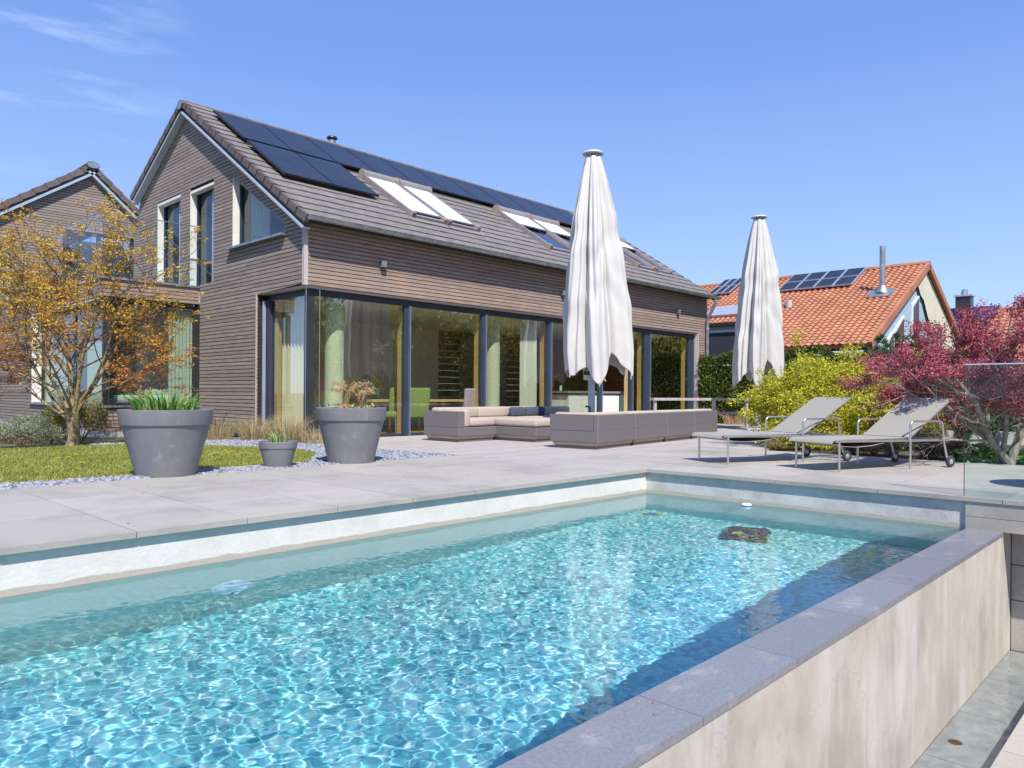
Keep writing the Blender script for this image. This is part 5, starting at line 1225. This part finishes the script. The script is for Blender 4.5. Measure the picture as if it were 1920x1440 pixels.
# ================================================================== SUN LOUNGERS
def lounger():
    """local x runs foot -> head, seat top .38"""
    t = empty('sun_lounger', (0,0,0), 'x', 'sun lounger', 'steel sun loungers on the paving')
    w = .33
    fr = MB()
    for s_ in (-1,1):
        fr.tube([(-.02,s_*w,.365),(1.98,s_*w,.345)], .016, 10)
    fr.tube([(.04,-w,.355),(.04,w,.355)], .013, 8).tube([(1.22,-w,.35),(1.22,w,.35)], .013, 8).tube([(1.98,-w,.345),(1.98,w,.345)], .013, 8)
    fr.build('frame', M['steel'], t, smooth=True)
    for s_ in (-1,1):
        MB().tube([(.05,s_*w,.36),(.05,s_*w,0)], .0135, 10).build('leg', M['steel'], t, smooth=True)
        # arm loop: up from ground at x=1.2, over, and down behind to the wheel
        wx = s_*(w+.055)
        pts = [(1.20,wx,0),(1.20,wx,.52)]+[(1.26-.06*math.cos(a),wx,.52+.07*math.sin(a)) for a in np.linspace(.3,math.pi/2,5)]+[(1.72,wx,.59)]+[(1.74+.06*math.sin(a),wx,.53+.06*math.cos(a)) for a in np.linspace(.2,math.pi/2,5)]+[(1.82,wx,.33),(1.90,wx,.07)]
        MB().tube(pts, .0135, 10).build('arm_rail', M['steel'], t, smooth=True)
        wh = MB(); n = 26
        ring = [(.035,-.018),(.068,-.018),(.075,-.008),(.075,.008),(.068,.018),(.035,.018)]
        vs = [(1.93+r_*math.cos(2*math.pi*k/n), wx+s_*.012+yy_, .076+r_*math.sin(2*math.pi*k/n)) for r_,yy_ in ring for k in range(n)]
        wh._add(vs, [(i*n+k,i*n+(k+1)%n,(i+1)*n+(k+1)%n,(i+1)*n+k) for i in range(5) for k in range(n)])
        ty = wh.build('wheel', M['rubber'], t, smooth=True)
        vs = [(1.93+r_*math.cos(2*math.pi*k/n), wx+s_*.012+yy_, .076+r_*math.sin(2*math.pi*k/n)) for r_,yy_ in ((.001,-.022),(.034,-.016),(.034,.016),(.001,.022)) for k in range(n)]
        MB()._add(vs, [(i*n+k,i*n+(k+1)%n,(i+1)*n+(k+1)%n,(i+1)*n+k) for i in range(3) for k in range(n)]).build('hub', M['alu'], ty, smooth=True)
    # seat sling (rolls over at the foot) and backrest sling
    def sheet(path, nm, th=.006):
        mb = MB(); lo = []; k = len(path)
        for i,(x_,z_) in enumerate(path):
            a = path[max(0,i-1)]; b = path[min(k-1,i+1)]; d = Vector((b[0]-a[0],b[1]-a[1])).normalized(); lo.append((x_,z_,x_-d.y*th,z_+d.x*th))
        vs = [(p[0],-w-.005,p[1]) for p in lo]+[(p[0],w+.005,p[1]) for p in lo]+[(p[2],-w-.005,p[3]) for p in lo]+[(p[2],w+.005,p[3]) for p in lo]
        fs = []
        for i in range(k-1): fs += [(i,i+1,k+i+1,k+i),(2*k+i,3*k+i,3*k+i+1,2*k+i+1),(i,2*k+i,2*k+i+1,i+1),(k+i,k+i+1,3*k+i+1,3*k+i)]
        fs += [(0,k,3*k,2*k),(k-1,3*k-1,4*k-1,2*k-1)]
        return mb._add(vs, fs).build(nm, M['sling'], t, smooth=True)
    sheet([(-.07,.335),(-.055,.362),(-.02,.378)]+[(x_,.384-.016*math.sin(math.pi*x_/1.22)*0-.004) for x_ in np.linspace(.05,1.24,8)], 'seat_sling')
    sheet([(.0,.33),(.12,.30),(.35,.288),(.6,.30),(.8,.33)], 'under_sling', .004)
    sheet([(1.24,.385),(1.5,.545),(1.75,.70),(2.04,.875),(2.05,.87)], 'back_sling', .008)
    for s_ in (-1,1):
        MB().tube([(1.22,s_*w,.365),(2.05,s_*w,.868)], .012, 8).build('back_rail', M['steel'], t, smooth=True)
        MB().tube([(1.95,s_*(w-.02),.35),(1.78,s_*(w-.02),.70)], .007, 6).build('back_stay', M['steel'], t)
        for x_ in (.3,.62,.72,.95): MB().tube([(x_,s_*w,.36),(x_,s_*w,.379)], .005, 6).build('spacer', M['steel'], t)
    return t
l1 = lounger(); l1.location = (9.03,4.95,.0); l1.rotation_euler.z = R(-27); l1['label'] = 'sun lounger further back, left of the other, nearer the sofa'
l2 = copy_tree(l1); l2.location = (9.05,3.57,.0); l2.rotation_euler.z = R(-21.5); l2['label'] = 'nearer sun lounger, beside the glass screen'

gt = empty('shadow_table', (9.02,.80,0), 'unseen round grey table just outside the frame right of the loungers, added for its shadow', 'table')  # unseen round object, put in to cast the round shadow on the paving
MB().lathe([(.0001,.70),(.50,.70),(.51,.715),(.50,.73),(.0001,.73)],48).build('tabletop', M['alu'], gt, smooth=True)
MB().tube([(0,0,.03),(0,0,.70)],.04,14).build('column', M['alu'], gt); MB().lathe([(.0001,.03),(.24,.02),(.25,0)],32).build('foot', M['alu'], gt)

# ================================================================== PLANTING ON THE RIGHT
MB()._add([(11.7,-6,-.03),(20,-6,-.03),(20,5.5,-.03),(11.7,5.5,-.03)],[(0,1,2,3)]).build('planting_bed', M['soil'], kind='structure')
rg = np.random.default_rng(33)
def PR(px, depth, z=0):   # metres right of the view axis -> ground position
    p = _F*depth+_R*((px-960)/1393*depth); return np.array([p.x,p.y,z])
b0 = PR(1572,13.3)
bush = empty('lime_bush', (b0[0],b0[1],-.03), 'big yellow-green bush with bronze tips behind the loungers', 'bush')
pts = []
def lump(c, r, n):
    d = rg.normal(size=(n,3)); d /= np.linalg.norm(d,axis=1,keepdims=True); rr = (.45+.55*rg.random(n)**.5)[:,None]*(1+.07*rg.normal(size=(n,1))); return np.array(c)+d*np.array(r)*rr
for a_,z_,f_,ra,rz_,n in [(.45,1.05,.1,.6,.42,3600),(1.0,.95,.2,.5,.4,2800),(-1.0,.8,.1,.4,.4,2200),(-.35,1.0,0,.62,.56,5200),(-.75,.62,-.1,.62,.5,4600),(.25,.82,.1,.75,.48,5200),(.85,.62,0,.65,.45,4400),(.0,.5,-.5,.8,.45,5200),(-.9,.25,-.3,.5,.3,2600),(.5,.4,-.5,.7,.4,3800),(1.2,.42,-.1,.45,.38,2400),(-.45,.15,-.75,.7,.2,1800),(-1.2,.45,0,.28,.3,1100),(-.15,1.25,0,.4,.3,1600)]:
    pts.append(lump(b0+Rv*a_+Fv*f_+Zv*z_,(ra,ra,rz_),n))
P = np.concatenate(pts); g_ = np.sin(P[:,0]*7.3)+np.sin(P[:,1]*8.1+P[:,2]*5)+np.sin(P[:,2]*9.7+P[:,0]*3); P = P[(g_ > -1.2)&(P[:,2] > .02)]
# sprays poking out
sp_b, sp_t = grow_tree([(b0+Zv*.3, dirr(*v), l, .014) for v,l in [((-1,.45,-.2),1.35),((-.9,.1,-.4),1.45),((-1,.75,0),1.3),((-.4,1,0),1.35),((.2,1,0),1.25),((.7,.8,0),1.35),((1,.45,-.2),1.6),((-.75,-.02,-.9),1.35),((.2,.1,-1),1.1),((1.,.75,.2),1.5)]], rg, 2, (6,4), .4, .5, .12, .6, .03, .4)
st = np.array([t_[0] for t_ in sp_t]); Pq = np.repeat(st,9,0)+rg.normal(size=(len(st)*9,3))*.04; P = np.concatenate([P,Pq]); Pz = P-b0; P = b0+Rv*(Pz@Rv)[:,None]*1.12+Fv*(Pz@Fv)[:,None]+Zv*Pz[:,2:3]*1.06
P = np.concatenate([P,P[::3]+rg.normal(size=P[::3].shape)*.04]); V,F = leaves(P-np.array([b0[0],b0[1],-.03]), .05, rg, .15, .55)
warm = np.clip((np.sin(P[:,0]*2.2+1)+np.sin(P[:,2]*4+P[:,1]*2.5))*.5+.1,0,1)
mi = np.where(rg.random(len(P)) < warm*.38, 2, np.where(rg.random(len(P)) < .22, 1, 0))
tag(big_mesh('leaves', V, F, [G['lime'],G['lime2'],G['limeb']], bush, mi), kind='stuff')
tb_ = MB()
for pts_, rr, lev in sp_b: tb_.tube([tuple(p) for p in pts_],[max(r_,.003) for r_ in rr],5,False)
tag(tb_.build('branches', M['twig'], bush, (b0[0],b0[1],-.03)), kind='stuff')

# crimson blossom tree with low forked trunk
p0 = np.array([11.96,2.07,-.04]); blossom = empty('crab_apple_tree', tuple(p0), 'crimson-blossomed small tree with a low forked trunk behind the glass screen', 'tree')
stems = [(p0+dirr(0,.02), dirr(-.75,.70,.1), 1.7, .055),(p0+dirr(0,.02), dirr(.35,1,.05), 1.6, .06),(p0+dirr(-.25,.32), dirr(-1,.35,.1), 1.6, .03),(p0+dirr(-.35,.45), dirr(-.8,.95,.2), 1.5, .032),(p0+dirr(-.1,.2), dirr(-.1,1,-.3), 1.9, .035),
         (p0+dirr(.1,.5), dirr(.6,1,.3), 1.7, .03),(p0+dirr(-.3,.5), dirr(-.3,1,.5), 1.7, .028),(p0+dirr(-.6,.6), dirr(-1,.6,-.3), 1.3, .022),(p0+dirr(.05,.6), dirr(-.35,1,.0), 1.85, .026),(p0+dirr(-.2,.35), dirr(-1,.22,-.15), 1.25, .02)]
stems = [(a_,b_,c_*(.84 if b_[2] > .9 else 1.02),d_) for a_,b_,c_,d_ in stems]
br, tips = grow_tree(stems, rg, 3, (9,5,3), .40, .5, .13, .85, .04, .2)
mb = MB()
for pts_, rr, lev in br:
    if lev == 0: mb.tube([tuple(p) for p in pts_], rr, 8)
mb.build('trunk', M['bark_grey'], blossom, tuple(p0), smooth=True)
mb = MB()
for pts_, rr, lev in br:
    if lev > 0: mb.tube([tuple(p) for p in pts_],[max(r_,.0025) for r_ in rr],4,False)
tag(mb.build('branches', M['bark_grey'], blossom, tuple(p0)), kind='stuff')
tp_ = np.array([t_[0] for t_ in tips]); P = np.repeat(tp_,19,0)+rg.normal(size=(len(tp_)*19,3))*.045; P = P[P[:,2] > .62+.12*rg.random(len(P))]; dp_ = (P@Fv); P = P[~((dp_ < 10.2) & (P[:,2] < 1.15) & ((P-p0)@Rv < -.45))]
V,F = leaves(P-p0,.032,rg,0,.6); tag(big_mesh('blossom',V,F,[G['pink'],G['pink2'],G['plum']],blossom,rg.choice(3,len(P),p=[.42,.3,.28])),kind='stuff')
# plum-leaved low part left of it, pine, hedge
q = PR(1800,12.2); shrub('plum_shrub',(q[0],q[1],.80),(.75,.5,.55),9000,.036,[G['plum'],G['pink'],G['pink2']],[3,3,2],'dark crimson shrub low behind the blossom tree and the screen edge','shrub',rng=rg,zmin=.15,stemmat='twig')
q = PR(1655,12.6); shrub('plum_shrub',(q[0],q[1],.62),(.45,.4,.55),5200,.04,[G['plum'],G['pink'],G['pink2']],[4,3,1],'small crimson shrub between the yellow bush and the right lounger back','shrub',rng=rg,zmin=.4,stemmat='twig')
q = PR(1722,12.3); shrub('plum_shrub',(q[0],q[1],.95),(.6,.4,.45),6500,.036,[G['plum'],G['pink'],G['pink2']],[3,3,2],'crimson shrub above the right lounger back','shrub',rng=rg,zmin=.45,stemmat='twig')
q = PR(1688,15.5)
def pine(x,y,h,r,n,label):
    t = empty('pine', (x,y,-.05), label, 'pine'); P = []
    MB().tube([(0,0,0),(.03,0,h*.5),(0,0,h*.9)],[.07,.05,.02],8).build('trunk',M['bark_grey'],t)
    D = []
    for k in range(n):
        z = h*(.12+.85*rg.random()); a = rg.uniform(0,6.28); rr = r*(1-.55*(z/h))*rg.uniform(.55,1.05); c = np.array([math.cos(a)*rr,math.sin(a)*rr,z]); m_ = 60
        d = rg.normal(size=(m_,3))+np.array([math.cos(a)*.6,math.sin(a)*.6,.9]); d /= np.linalg.norm(d,axis=1,keepdims=True)
        P.append(c+d*.05); D.append(d)
    P = np.concatenate(P); D = np.concatenate(D); V,F = leaves(P,.13,rg,0,.10,D); big_mesh('needles',V,F,[G['pine'],G['dark2']],t,rg.choice(2,len(P),p=[.85,.15]))
pine(q[0],q[1],2.25,.95,210,'blue-green pine between the yellow bush and the blossom tree')
q = PR(1745,14.5); pine(q[0],q[1],1.7,.8,130,'low blue-green pine behind the crimson shrub')
q = PR(1850,14.2); pine(q[0],q[1],1.55,1.0,150,'dark pine behind the glass screen')
def hedge(name, a, b, h, d, n, label, size=.09, mats=('dark','dark2'), wts=(3,2), cat='hedge'):
    a = np.array(a,float); b = np.array(b,float); L_ = np.linalg.norm(b-a); u = (b-a)/L_; v = np.array([-u[1],u[0]]); t = empty(name,(a[0],a[1],-.06),label,cat)
    s = rg.random(n)*L_; face = rg.random(n); y_ = np.where(face < .42,-d/2,np.where(face < .5,d/2,rg.uniform(-d/2,d/2,n))); z_ = np.where(face < .5, rg.uniform(0,h,n), h)
    bul = .07*np.sin(s*2.1)+.06*np.sin(s*4.7+2)+.05*np.sin(z_*5+s*3); z_ = z_+ np.where(face >= .5, bul*1.1, 0)
    y_ = y_+np.where(face < .42,-bul,0)+rg.normal(size=n)*.06; z_ = z_+rg.normal(size=n)*.06
    P = np.stack([u[0]*s+v[0]*y_, u[1]*s+v[1]*y_, np.abs(z_)],1); V,F = leaves(P,size,rg,0,.45); tag(big_mesh('foliage',V,F,[G[m_] for m_ in mats],t,rg.choice(len(mats),n,p=np.array(wts)/sum(wts))),kind='stuff')
    mb = MB(); c = [(0-v[0]*(d/2-.22),0-v[1]*(d/2-.22)),(u[0]*L_-v[0]*(d/2-.22),u[1]*L_-v[1]*(d/2-.22)),(u[0]*L_+v[0]*(d/2-.22),u[1]*L_+v[1]*(d/2-.22)),(v[0]*(d/2-.22),v[1]*(d/2-.22))]
    mb.hexa([(x_,y_,0) for x_,y_ in c],[(x_,y_,h-.22) for x_,y_ in c]).build('inner_twigs',G['dark'],t)
    return t
a = PR(1318,24.5); b = PR(1450,23.5); hedge('yew_hedge',a[:2],b[:2],2.12,1.2,17000,'dark yew hedge between the house end and the right parasol',.085)
a = PR(1452,22.5); b = PR(1905,19.5); hedge('yew_hedge',a[:2],b[:2],2.15,1.2,26000,'dark yew hedge behind the yellow bush and blossom tree',.085,wts=(4,1.2))
# low planting along the paving edge
for i,(px,dp,rx,h_,nm,ms,ws,lab,ct) in enumerate([(1600,11.9,.35,.16,'dry_thyme',('drystem','sage'),(3,1),'brown dry cushion plant under the yellow bush','plant'),(1672,11.4,.42,.24,'lavender',('sage','drystem'),(3,2),'grey lavender mound below the right lounger, left one','lavender'),
      (1735,11.1,.42,.27,'lavender',('sage','drystem','pine'),(3,2,1),'grey lavender mound behind the right lounger wheel','lavender'),(1640,11.8,.35,.13,'dry_thyme',('drystem','straw'),(3,1),'straw-coloured dry plants between the lounger legs','plant'),
      (1790,10.9,.3,.2,'lavender',('sage','drystem'),(2,3),'small dry lavender next to the screen edge','lavender'),(1460,12.6,.3,.1,'dry_thyme',('drystem','lime2'),(2,2),'low dry plant at the foot of the yellow bush','plant')]):
    q = PR(px,dp); shrub(nm,(q[0],q[1],h_*.6),(rx,rx*.8,h_),3400,.04,[G[m_] for m_ in ms],ws,lab,ct,rng=rg,zmin=-.03,aspect=.25,low=.3,lumps=7)
q = PR(1840,10.5); shrub('strawberry_plants',(q[0],q[1],.08),(.62,.4,.17),2600,.07,[G['green'],G['greenl'],G['pine']],[4,2,2],'bright green leafy ground cover at the foot of the blossom tree','ground cover',rng=rg,zmin=-.03,flat=.5,aspect=.8)
q = PR(1905,10.3); shrub('strawberry_plants',(q[0]+.3,q[1]-.1,.05),(.5,.4,.12),1500,.07,[G['green'],G['greenl']],[4,2],'green ground cover right of the blossom tree trunk','ground cover',rng=rg,zmin=-.03,flat=.5,aspect=.8)
q = PR(1790,16.8); shrub('sage_bush',(q[0],q[1],.32),(1.1,.6,.35),6000,.06,[G['sage'],G['greenl'],G['green']],[4,2,1],'pale green low planting beyond the concrete planter edge','ground cover',rng=rg,zmin=-.03)
q = PR(1668,16.6); shrub('ochre_shrub',(q[0]+.9,q[1]-.7,.38),(.35,.35,.35),2200,.05,[G['limeb'],G['straw'],G['lime2']],[3,2,1],'small ochre shrub left of the pale ground cover','shrub',rng=rg,zmin=-.03)
a = PR(1700,15.2); b = PR(2050,14.0)
dv = Vector((b[0]-a[0],b[1]-a[1],0)); mid = (a+b)/2; nv = Vector((-dv.y,dv.x,0)).normalized()
kb = empty('planter_edge',(mid[0],mid[1],-.03),'low light concrete planter edge behind the blossom tree','planter')
for k in range(4): MB().obox(tuple(dv*((k+.5)/4-.5)+Vector((0,0,.12))), dv/8*.995, nv*.10, Vector((0,0,.13))).build('concrete_block',M['concrete'],kb)
# wooden rails beside the house end
a = PR(1222,19.6); b = PR(1405,21.2); dv = Vector((b[0]-a[0],b[1]-a[1],0)); nv = Vector((-dv.y,dv.x,0)).normalized()
rl = empty('terrace_rail',(a[0],a[1],-.03),'weathered wooden rail on posts beside the house end','railing')
MB().obox(tuple(dv*.5+Vector((0,0,.815))), dv/2, nv*.09, Vector((0,0,.035))).build('top_board',M['deck'],rl)
MB().obox(tuple(dv*.83+Vector((0,0,.43))), dv*.17, nv*.06, Vector((0,0,.035))).build('lower_board',M['deck'],rl)
for f_ in (.03,.62,.97): MB().obox(tuple(dv*f_+Vector((0,0,.39))), dv.normalized()*.035, nv*.035, Vector((0,0,.39))).build('post',M['deck'],rl)
q = PR(1385,23.0); tuft('grass_clump',q[0],q[1],-.03,260,.4,.012,.9,[G['straw'],G['drystem']],[3,1],'dry grass clump behind the wooden rail','grass clump')

# ================================================================== NEIGHBOUR HOUSES
def nb_roof(house_, off, apex, S, N, U, ln, wid, nc, tw, mat, name='roof'):
    """pantile slope: courses from eave up; S points up the slope, U along the eave"""
    base_ = MB().hexa([tuple(apex-S*ln-N*.15),tuple(apex-S*ln-N*.15+U*wid),tuple(apex-N*.15+U*wid),tuple(apex-N*.15)],[tuple(apex-S*ln-N*.03),tuple(apex-S*ln-N*.03+U*wid),tuple(apex-N*.03+U*wid),tuple(apex-N*.03)]).build(name,M['orange'],house_,off)
    cl = ln/nc
    for j in range(nc):
        vs = []; k = 6; nt_ = int(wid/tw)
        for i in range(nt_*k+1):
            u = i*tw/k; w_ = math.sin(2*math.pi*i/k)*.030
            for v,h in ((j*cl-.03,.05),(j*cl-.03,.0),((j+1)*cl,.015)):
                pass
            a_ = apex-S*(ln-(j*cl-.03))+N*(.055+w_)+U*u; b_ = apex-S*(ln-(j+1)*cl)+N*(.015+w_)+U*u; c_ = a_-N*.05
            vs += [tuple(c_),tuple(a_),tuple(b_)]
        fs = []
        for i in range(nt_*k): fs += [(3*i,3*(i+1),3*(i+1)+1,3*i+1),(3*i+1,3*(i+1)+1,3*(i+1)+2,3*i+2)]
        MB()._add(vs,fs).build('tile_course',M['orange'],base_,off,smooth=False)
    return base_
NBY = 10.0; NOFF = (38.5,NBY,-.5)
nb = empty('orange_roof_house', NOFF, 'neighbour house with a large orange tiled roof, flue pipe and solar panels', 'house')
ap = Vector((37.62,NBY-.35,6.96)); kx = .525; Sl = Vector((1,0,kx)).normalized(); Nl = Vector((-kx,0,1)).normalized(); U = Vector((0,1,0))
ln1 = (37.62-29.9)*math.sqrt(1+kx*kx)
r1 = nb_roof(nb,NOFF,ap,Sl,Nl,U,ln1,17.6,30,.27,'orange')
Sr = Vector((-1,0,kx)).normalized(); Nr = Vector((kx,0,1)).normalized(); r2 = nb_roof(nb,NOFF,ap,Sr,Nr,U,7.2,17.6,8,.6,'orange')
y = NBY-.37
while y < NBY+17: MB().tube([(37.62,y,6.97),(37.62,y+.4,6.98)],.13,8).build('ridge_tile',M['orange'],nb,NOFF); y += .41
for S_,N_,l_ in ((Sl,Nl,ln1),(Sr,Nr,7.2)):
    a_ = ap-U*.03; b_ = ap-S_*l_-U*.03
    MB().hexa([tuple(a_-N_*.2),tuple(b_-N_*.2),tuple(b_-N_*.2+U*.14),tuple(a_-N_*.2+U*.14)],[tuple(a_+N_*.08),tuple(b_+N_*.08),tuple(b_+N_*.08+U*.14),tuple(a_+N_*.08+U*.14)]).build('verge_trim',M['orange'],nb,NOFF)
MB().hexa([(30.6,NBY,-.5),(44.7,NBY,-.5),(44.7,NBY,3.5),(37.62,NBY,6.7),(30.6,NBY,2.6)],[(30.6,NBY+.2,-.5),(44.7,NBY+.2,-.5),(44.7,NBY+.2,3.5),(37.62,NBY+.2,6.7),(30.6,NBY+.2,2.6)]).build('wall',M['blueclad'],nb,NOFF)
MB().box((30.6,NBY+.21,-.5),(30.8,NBY+17,2.55)).build('wall',M['render_w'],nb,NOFF)
def nbwin(x0,x1,z0,z1t0,z1t1):
    f = MB().hexa([(x0,NBY-.06,z0),(x1,NBY-.06,z0),(x1,NBY-.06,z1t1),(x0,NBY-.06,z1t0)],[(x0,NBY-.002,z0),(x1,NBY-.002,z0),(x1,NBY-.002,z1t1),(x0,NBY-.002,z1t0)]).build('window',M['whitelac'],nb,NOFF)
    MB().hexa([(x0+.1,NBY-.08,z0+.1),(x1-.1,NBY-.08,z0+.1),(x1-.1,NBY-.08,z1t1-.12),(x0+.1,NBY-.08,z1t0-.12)],[(x0+.1,NBY-.065,z0+.1),(x1-.1,NBY-.065,z0+.1),(x1-.1,NBY-.065,z1t1-.12),(x0+.1,NBY-.065,z1t0-.12)]).build('pane',M['pv_line'],f,NOFF)
nbwin(32.6,33.6,.6,2.3,2.3); nbwin(33.7,35.0,.6,2.3,2.3); nbwin(32.9,33.6,2.4,3.3,3.65); nbwin(33.7,35.0,2.4,3.7,4.4); nbwin(36.2,37.2,.6,5.0,5.5)
# beige awning under the gable
def bb2(x): return 6.95-abs(x-37.62)*.525*(1 if x < 37.62 else 1.0)
vs = []; n = 16
for i in range(n+1):
    x_ = 36.7+(44.3-36.7)*i/n; top = bb2(x_)-.25; q_ = i/n; bot = top-(.3+2.0*math.sin(math.pi*min(1,q_*1.15))**.7*(1-.35*q_)); vs += [(x_,NBY-.12,max(bot,.5)),(x_,NBY-.2,top)]
MB()._add(vs,[(2*i,2*i+2,2*i+3,2*i+1) for i in range(n)]).build('awning',M['beigeblind'],nb,NOFF,smooth=True)
MB().box((30.2,NBY-.1,2.36),(30.35,NBY+17,2.46)).build('gutter',M['darkmetal'],nb,NOFF)
def onnb(px,py):
    # a point of the neighbour's roof plane along a bearing from the terrace
    d = _F*1393+_R*(px-960)+_U*(738.5-py); o = Vector((0,0,.9)); t_ = (ap-o).dot(Nl)/d.dot(Nl); return o+d*t_
fp = onnb(1653,545); fl2 = MB().tube([tuple(fp-Vector((0,0,.3))),tuple(fp+Vector((0,0,2.05)))],.115,16).build('flue_pipe',M['zinc'],nb,NOFF,smooth=True)
MB().lathe([(.32,.0),(.17,.3)],16,tuple(fp)).build('flue_collar',M['zinc'],fl2,NOFF,smooth=True)
MB().obox(tuple(fp+Nl*.07-Sl*.15),Sl*.45,U*.5,Nl*.02).build('flashing',M['zinc'],fl2,NOFF)
def nbpanels(pa,pb,rows,cols,mat='pv'):
    A_ = onnb(*pa); B_ = onnb(*pb); y0_,y1_ = sorted((A_.y,B_.y)); s0_ = min((ap-A_).dot(Sl),(ap-B_).dot(Sl)); s1_ = max((ap-A_).dot(Sl),(ap-B_).dot(Sl))
    for r_ in range(rows):
        for c_ in range(cols):
            ya = y0_+(y1_-y0_)*c_/cols; yb = y0_+(y1_-y0_)*(c_+1)/cols; sa = s0_+(s1_-s0_)*r_/rows; sb = s0_+(s1_-s0_)*(r_+1)/rows
            c = Vector((ap.x,0,ap.z))-Sl*((sa+sb)/2)+Nl*.16+U*((ya+yb)/2)
            f = MB().obox(tuple(c),Sl*((sb-sa)/2-.02),U*((yb-ya)/2-.02),Nl*.03).build('solar_panel',M['alu'],nb,NOFF)
            MB().obox(tuple(c+Nl*.032),Sl*((sb-sa)/2-.06),U*((yb-ya)/2-.06),Nl*.003).build('solar_cells',M[mat],f,NOFF)
nbpanels((1625,503),(1457,549),2,4); nbpanels((1400,523),(1326,556),2,3)
vt2 = onnb(1478,574); MB().lathe([(.001,.35),(.14,.34),(.14,0)],14,tuple(vt2)).build('roof_vent',M['concrete'],nb,NOFF)
# dormer-like skylight and white annexe at its left end
q0 = onnb(1360,585); MB().obox(tuple(q0+Nl*.12),Sl*.6,U*.9,Nl*.05).build('skylight',M['alu'],nb,NOFF)
an = empty('glazed_annexe',(28.4,14.0,-.5),'glazed building wing under a dark eave, seen between the house end and the right parasol','building')
MB().box((0,0,0),(2.4,5.5,4.25)).build('wall',M['render_w'],an)
MB().box((-.25,-.2,4.26),(2.5,5.6,4.40)).build('roof_edge',M['darkmetal'],an)
g_ = MB().box((-.05,.1,2.6),(-.005,5.3,4.1)).build('window',M['whitelac'],an); MB().box((-.07,.22,2.72),(-.055,5.2,4.0)).build('pane',M['pv_line'],g_)
MB().box((-.03,-.005,2.5),(2.3,-.001,2.6)).build('band',M['alu'],an)

# second neighbour on the far right
n2 = empty('far_right_house',(50,1.0,-.5),'second neighbour house with blue solar panels and a dark chimney, behind the blossom tree','house')
O2 = (50,1.0,-.5)
ap2 = Vector((53.0,-4.0,6.35)); r3 = nb_roof(n2,O2,ap2,Sl,Nl,U,8.0,16.2,18,.4,'orange')
MB().box((46.6,-3.8,-.5),(58,12.0,2.7)).build('wall',M['render_w'],n2,O2)
for r_ in range(3):
    for c_ in range(3):
        c = Vector((ap2.x,0,ap2.z))-Sl*(1.0+1.75*r_)+Nl*.16+U*(10.2+1.08*c_+.3*r_)
        f = MB().obox(tuple(c),Sl*.84,U*.52,Nl*.03).build('solar_panel',M['darkmetal'],n2,O2); MB().obox(tuple(c+Nl*.032),Sl*.8,U*.48,Nl*.003).build('solar_cells',M['bluepv'],f,O2)
ch = MB().box((51.6,11.0,5.0),(52.4,11.8,7.0)).build('chimney',M['darkmetal'],n2,O2); MB().box((51.52,10.92,7.0),(52.48,11.88,7.1)).build('chimney_cap',M['alu'],ch,O2); MB().lathe([(.2,0),(.16,.35),(.001,.4)],12,(52.0,11.4,7.1)).build('cowl',M['zinc'],ch,O2)

# ================================================================== TREES THAT THE GLASS FRONT REFLECTS (outside the frame on the right)
rg = np.random.default_rng(77)
MB()._add([(5,-9,-.2),(75,6,-.2),(85,-14,7.5),(8,-32,7.5)],[(0,1,2,3)]).build('grassy_bank', M['bankgrass'], kind='structure')
def bigtree(x,y,h,r,n,mats,wts,label,z0=-.5):
    t = empty('garden_tree',(x,y,z0),label,'tree','trees mirrored in the glass front')
    MB().tube([(0,0,0),(.1,0,h*.4),(0,.1,h*.8)],[.22,.16,.06],9).build('trunk',M['bark_grey'],t)
    L = rg.normal(size=(26,3)); L /= np.linalg.norm(L,axis=1,keepdims=True); L = L*np.array([r,r,h*.5])*rg.uniform(.3,.85,(26,1))+np.array([0,0,h*.46]); k = rg.integers(0,26,n)
    d = rg.normal(size=(n,3)); d /= np.linalg.norm(d,axis=1,keepdims=True); P = L[k]+d*r*.42*(.5+.5*rg.random((n,1))); P[:,2] = np.abs(P[:,2]); V,F = leaves(P,.28,rg,0,.6)
    tag(big_mesh('crown',V,F,mats,t,rg.choice(len(mats),n,p=np.array(wts)/sum(wts))),kind='stuff')
for i,(x,y,h,r) in enumerate([(17,-9.5,8.5,3.6),(25,-7,9.5,4),(31,-5,7.5,4),(37,-2,7,4),(44,0,7,4),(13,-13,9,4),(22,-14,11,4.5),(29,-12,11,4.5),(37,-10,11,4.5),(45,-8,10,4.5),(54,-6,11,5),(11,-17,10,4.5)]):
    bigtree(x,y,h,r,9000,[G['olive'],G['lime2'],G['dark2']],[5,2,2],'%s olive-green tree beyond the right edge of the garden, %s row'%(['first','second','third','fourth','fifth'][i % 5],['front','back','last'][i//5]))
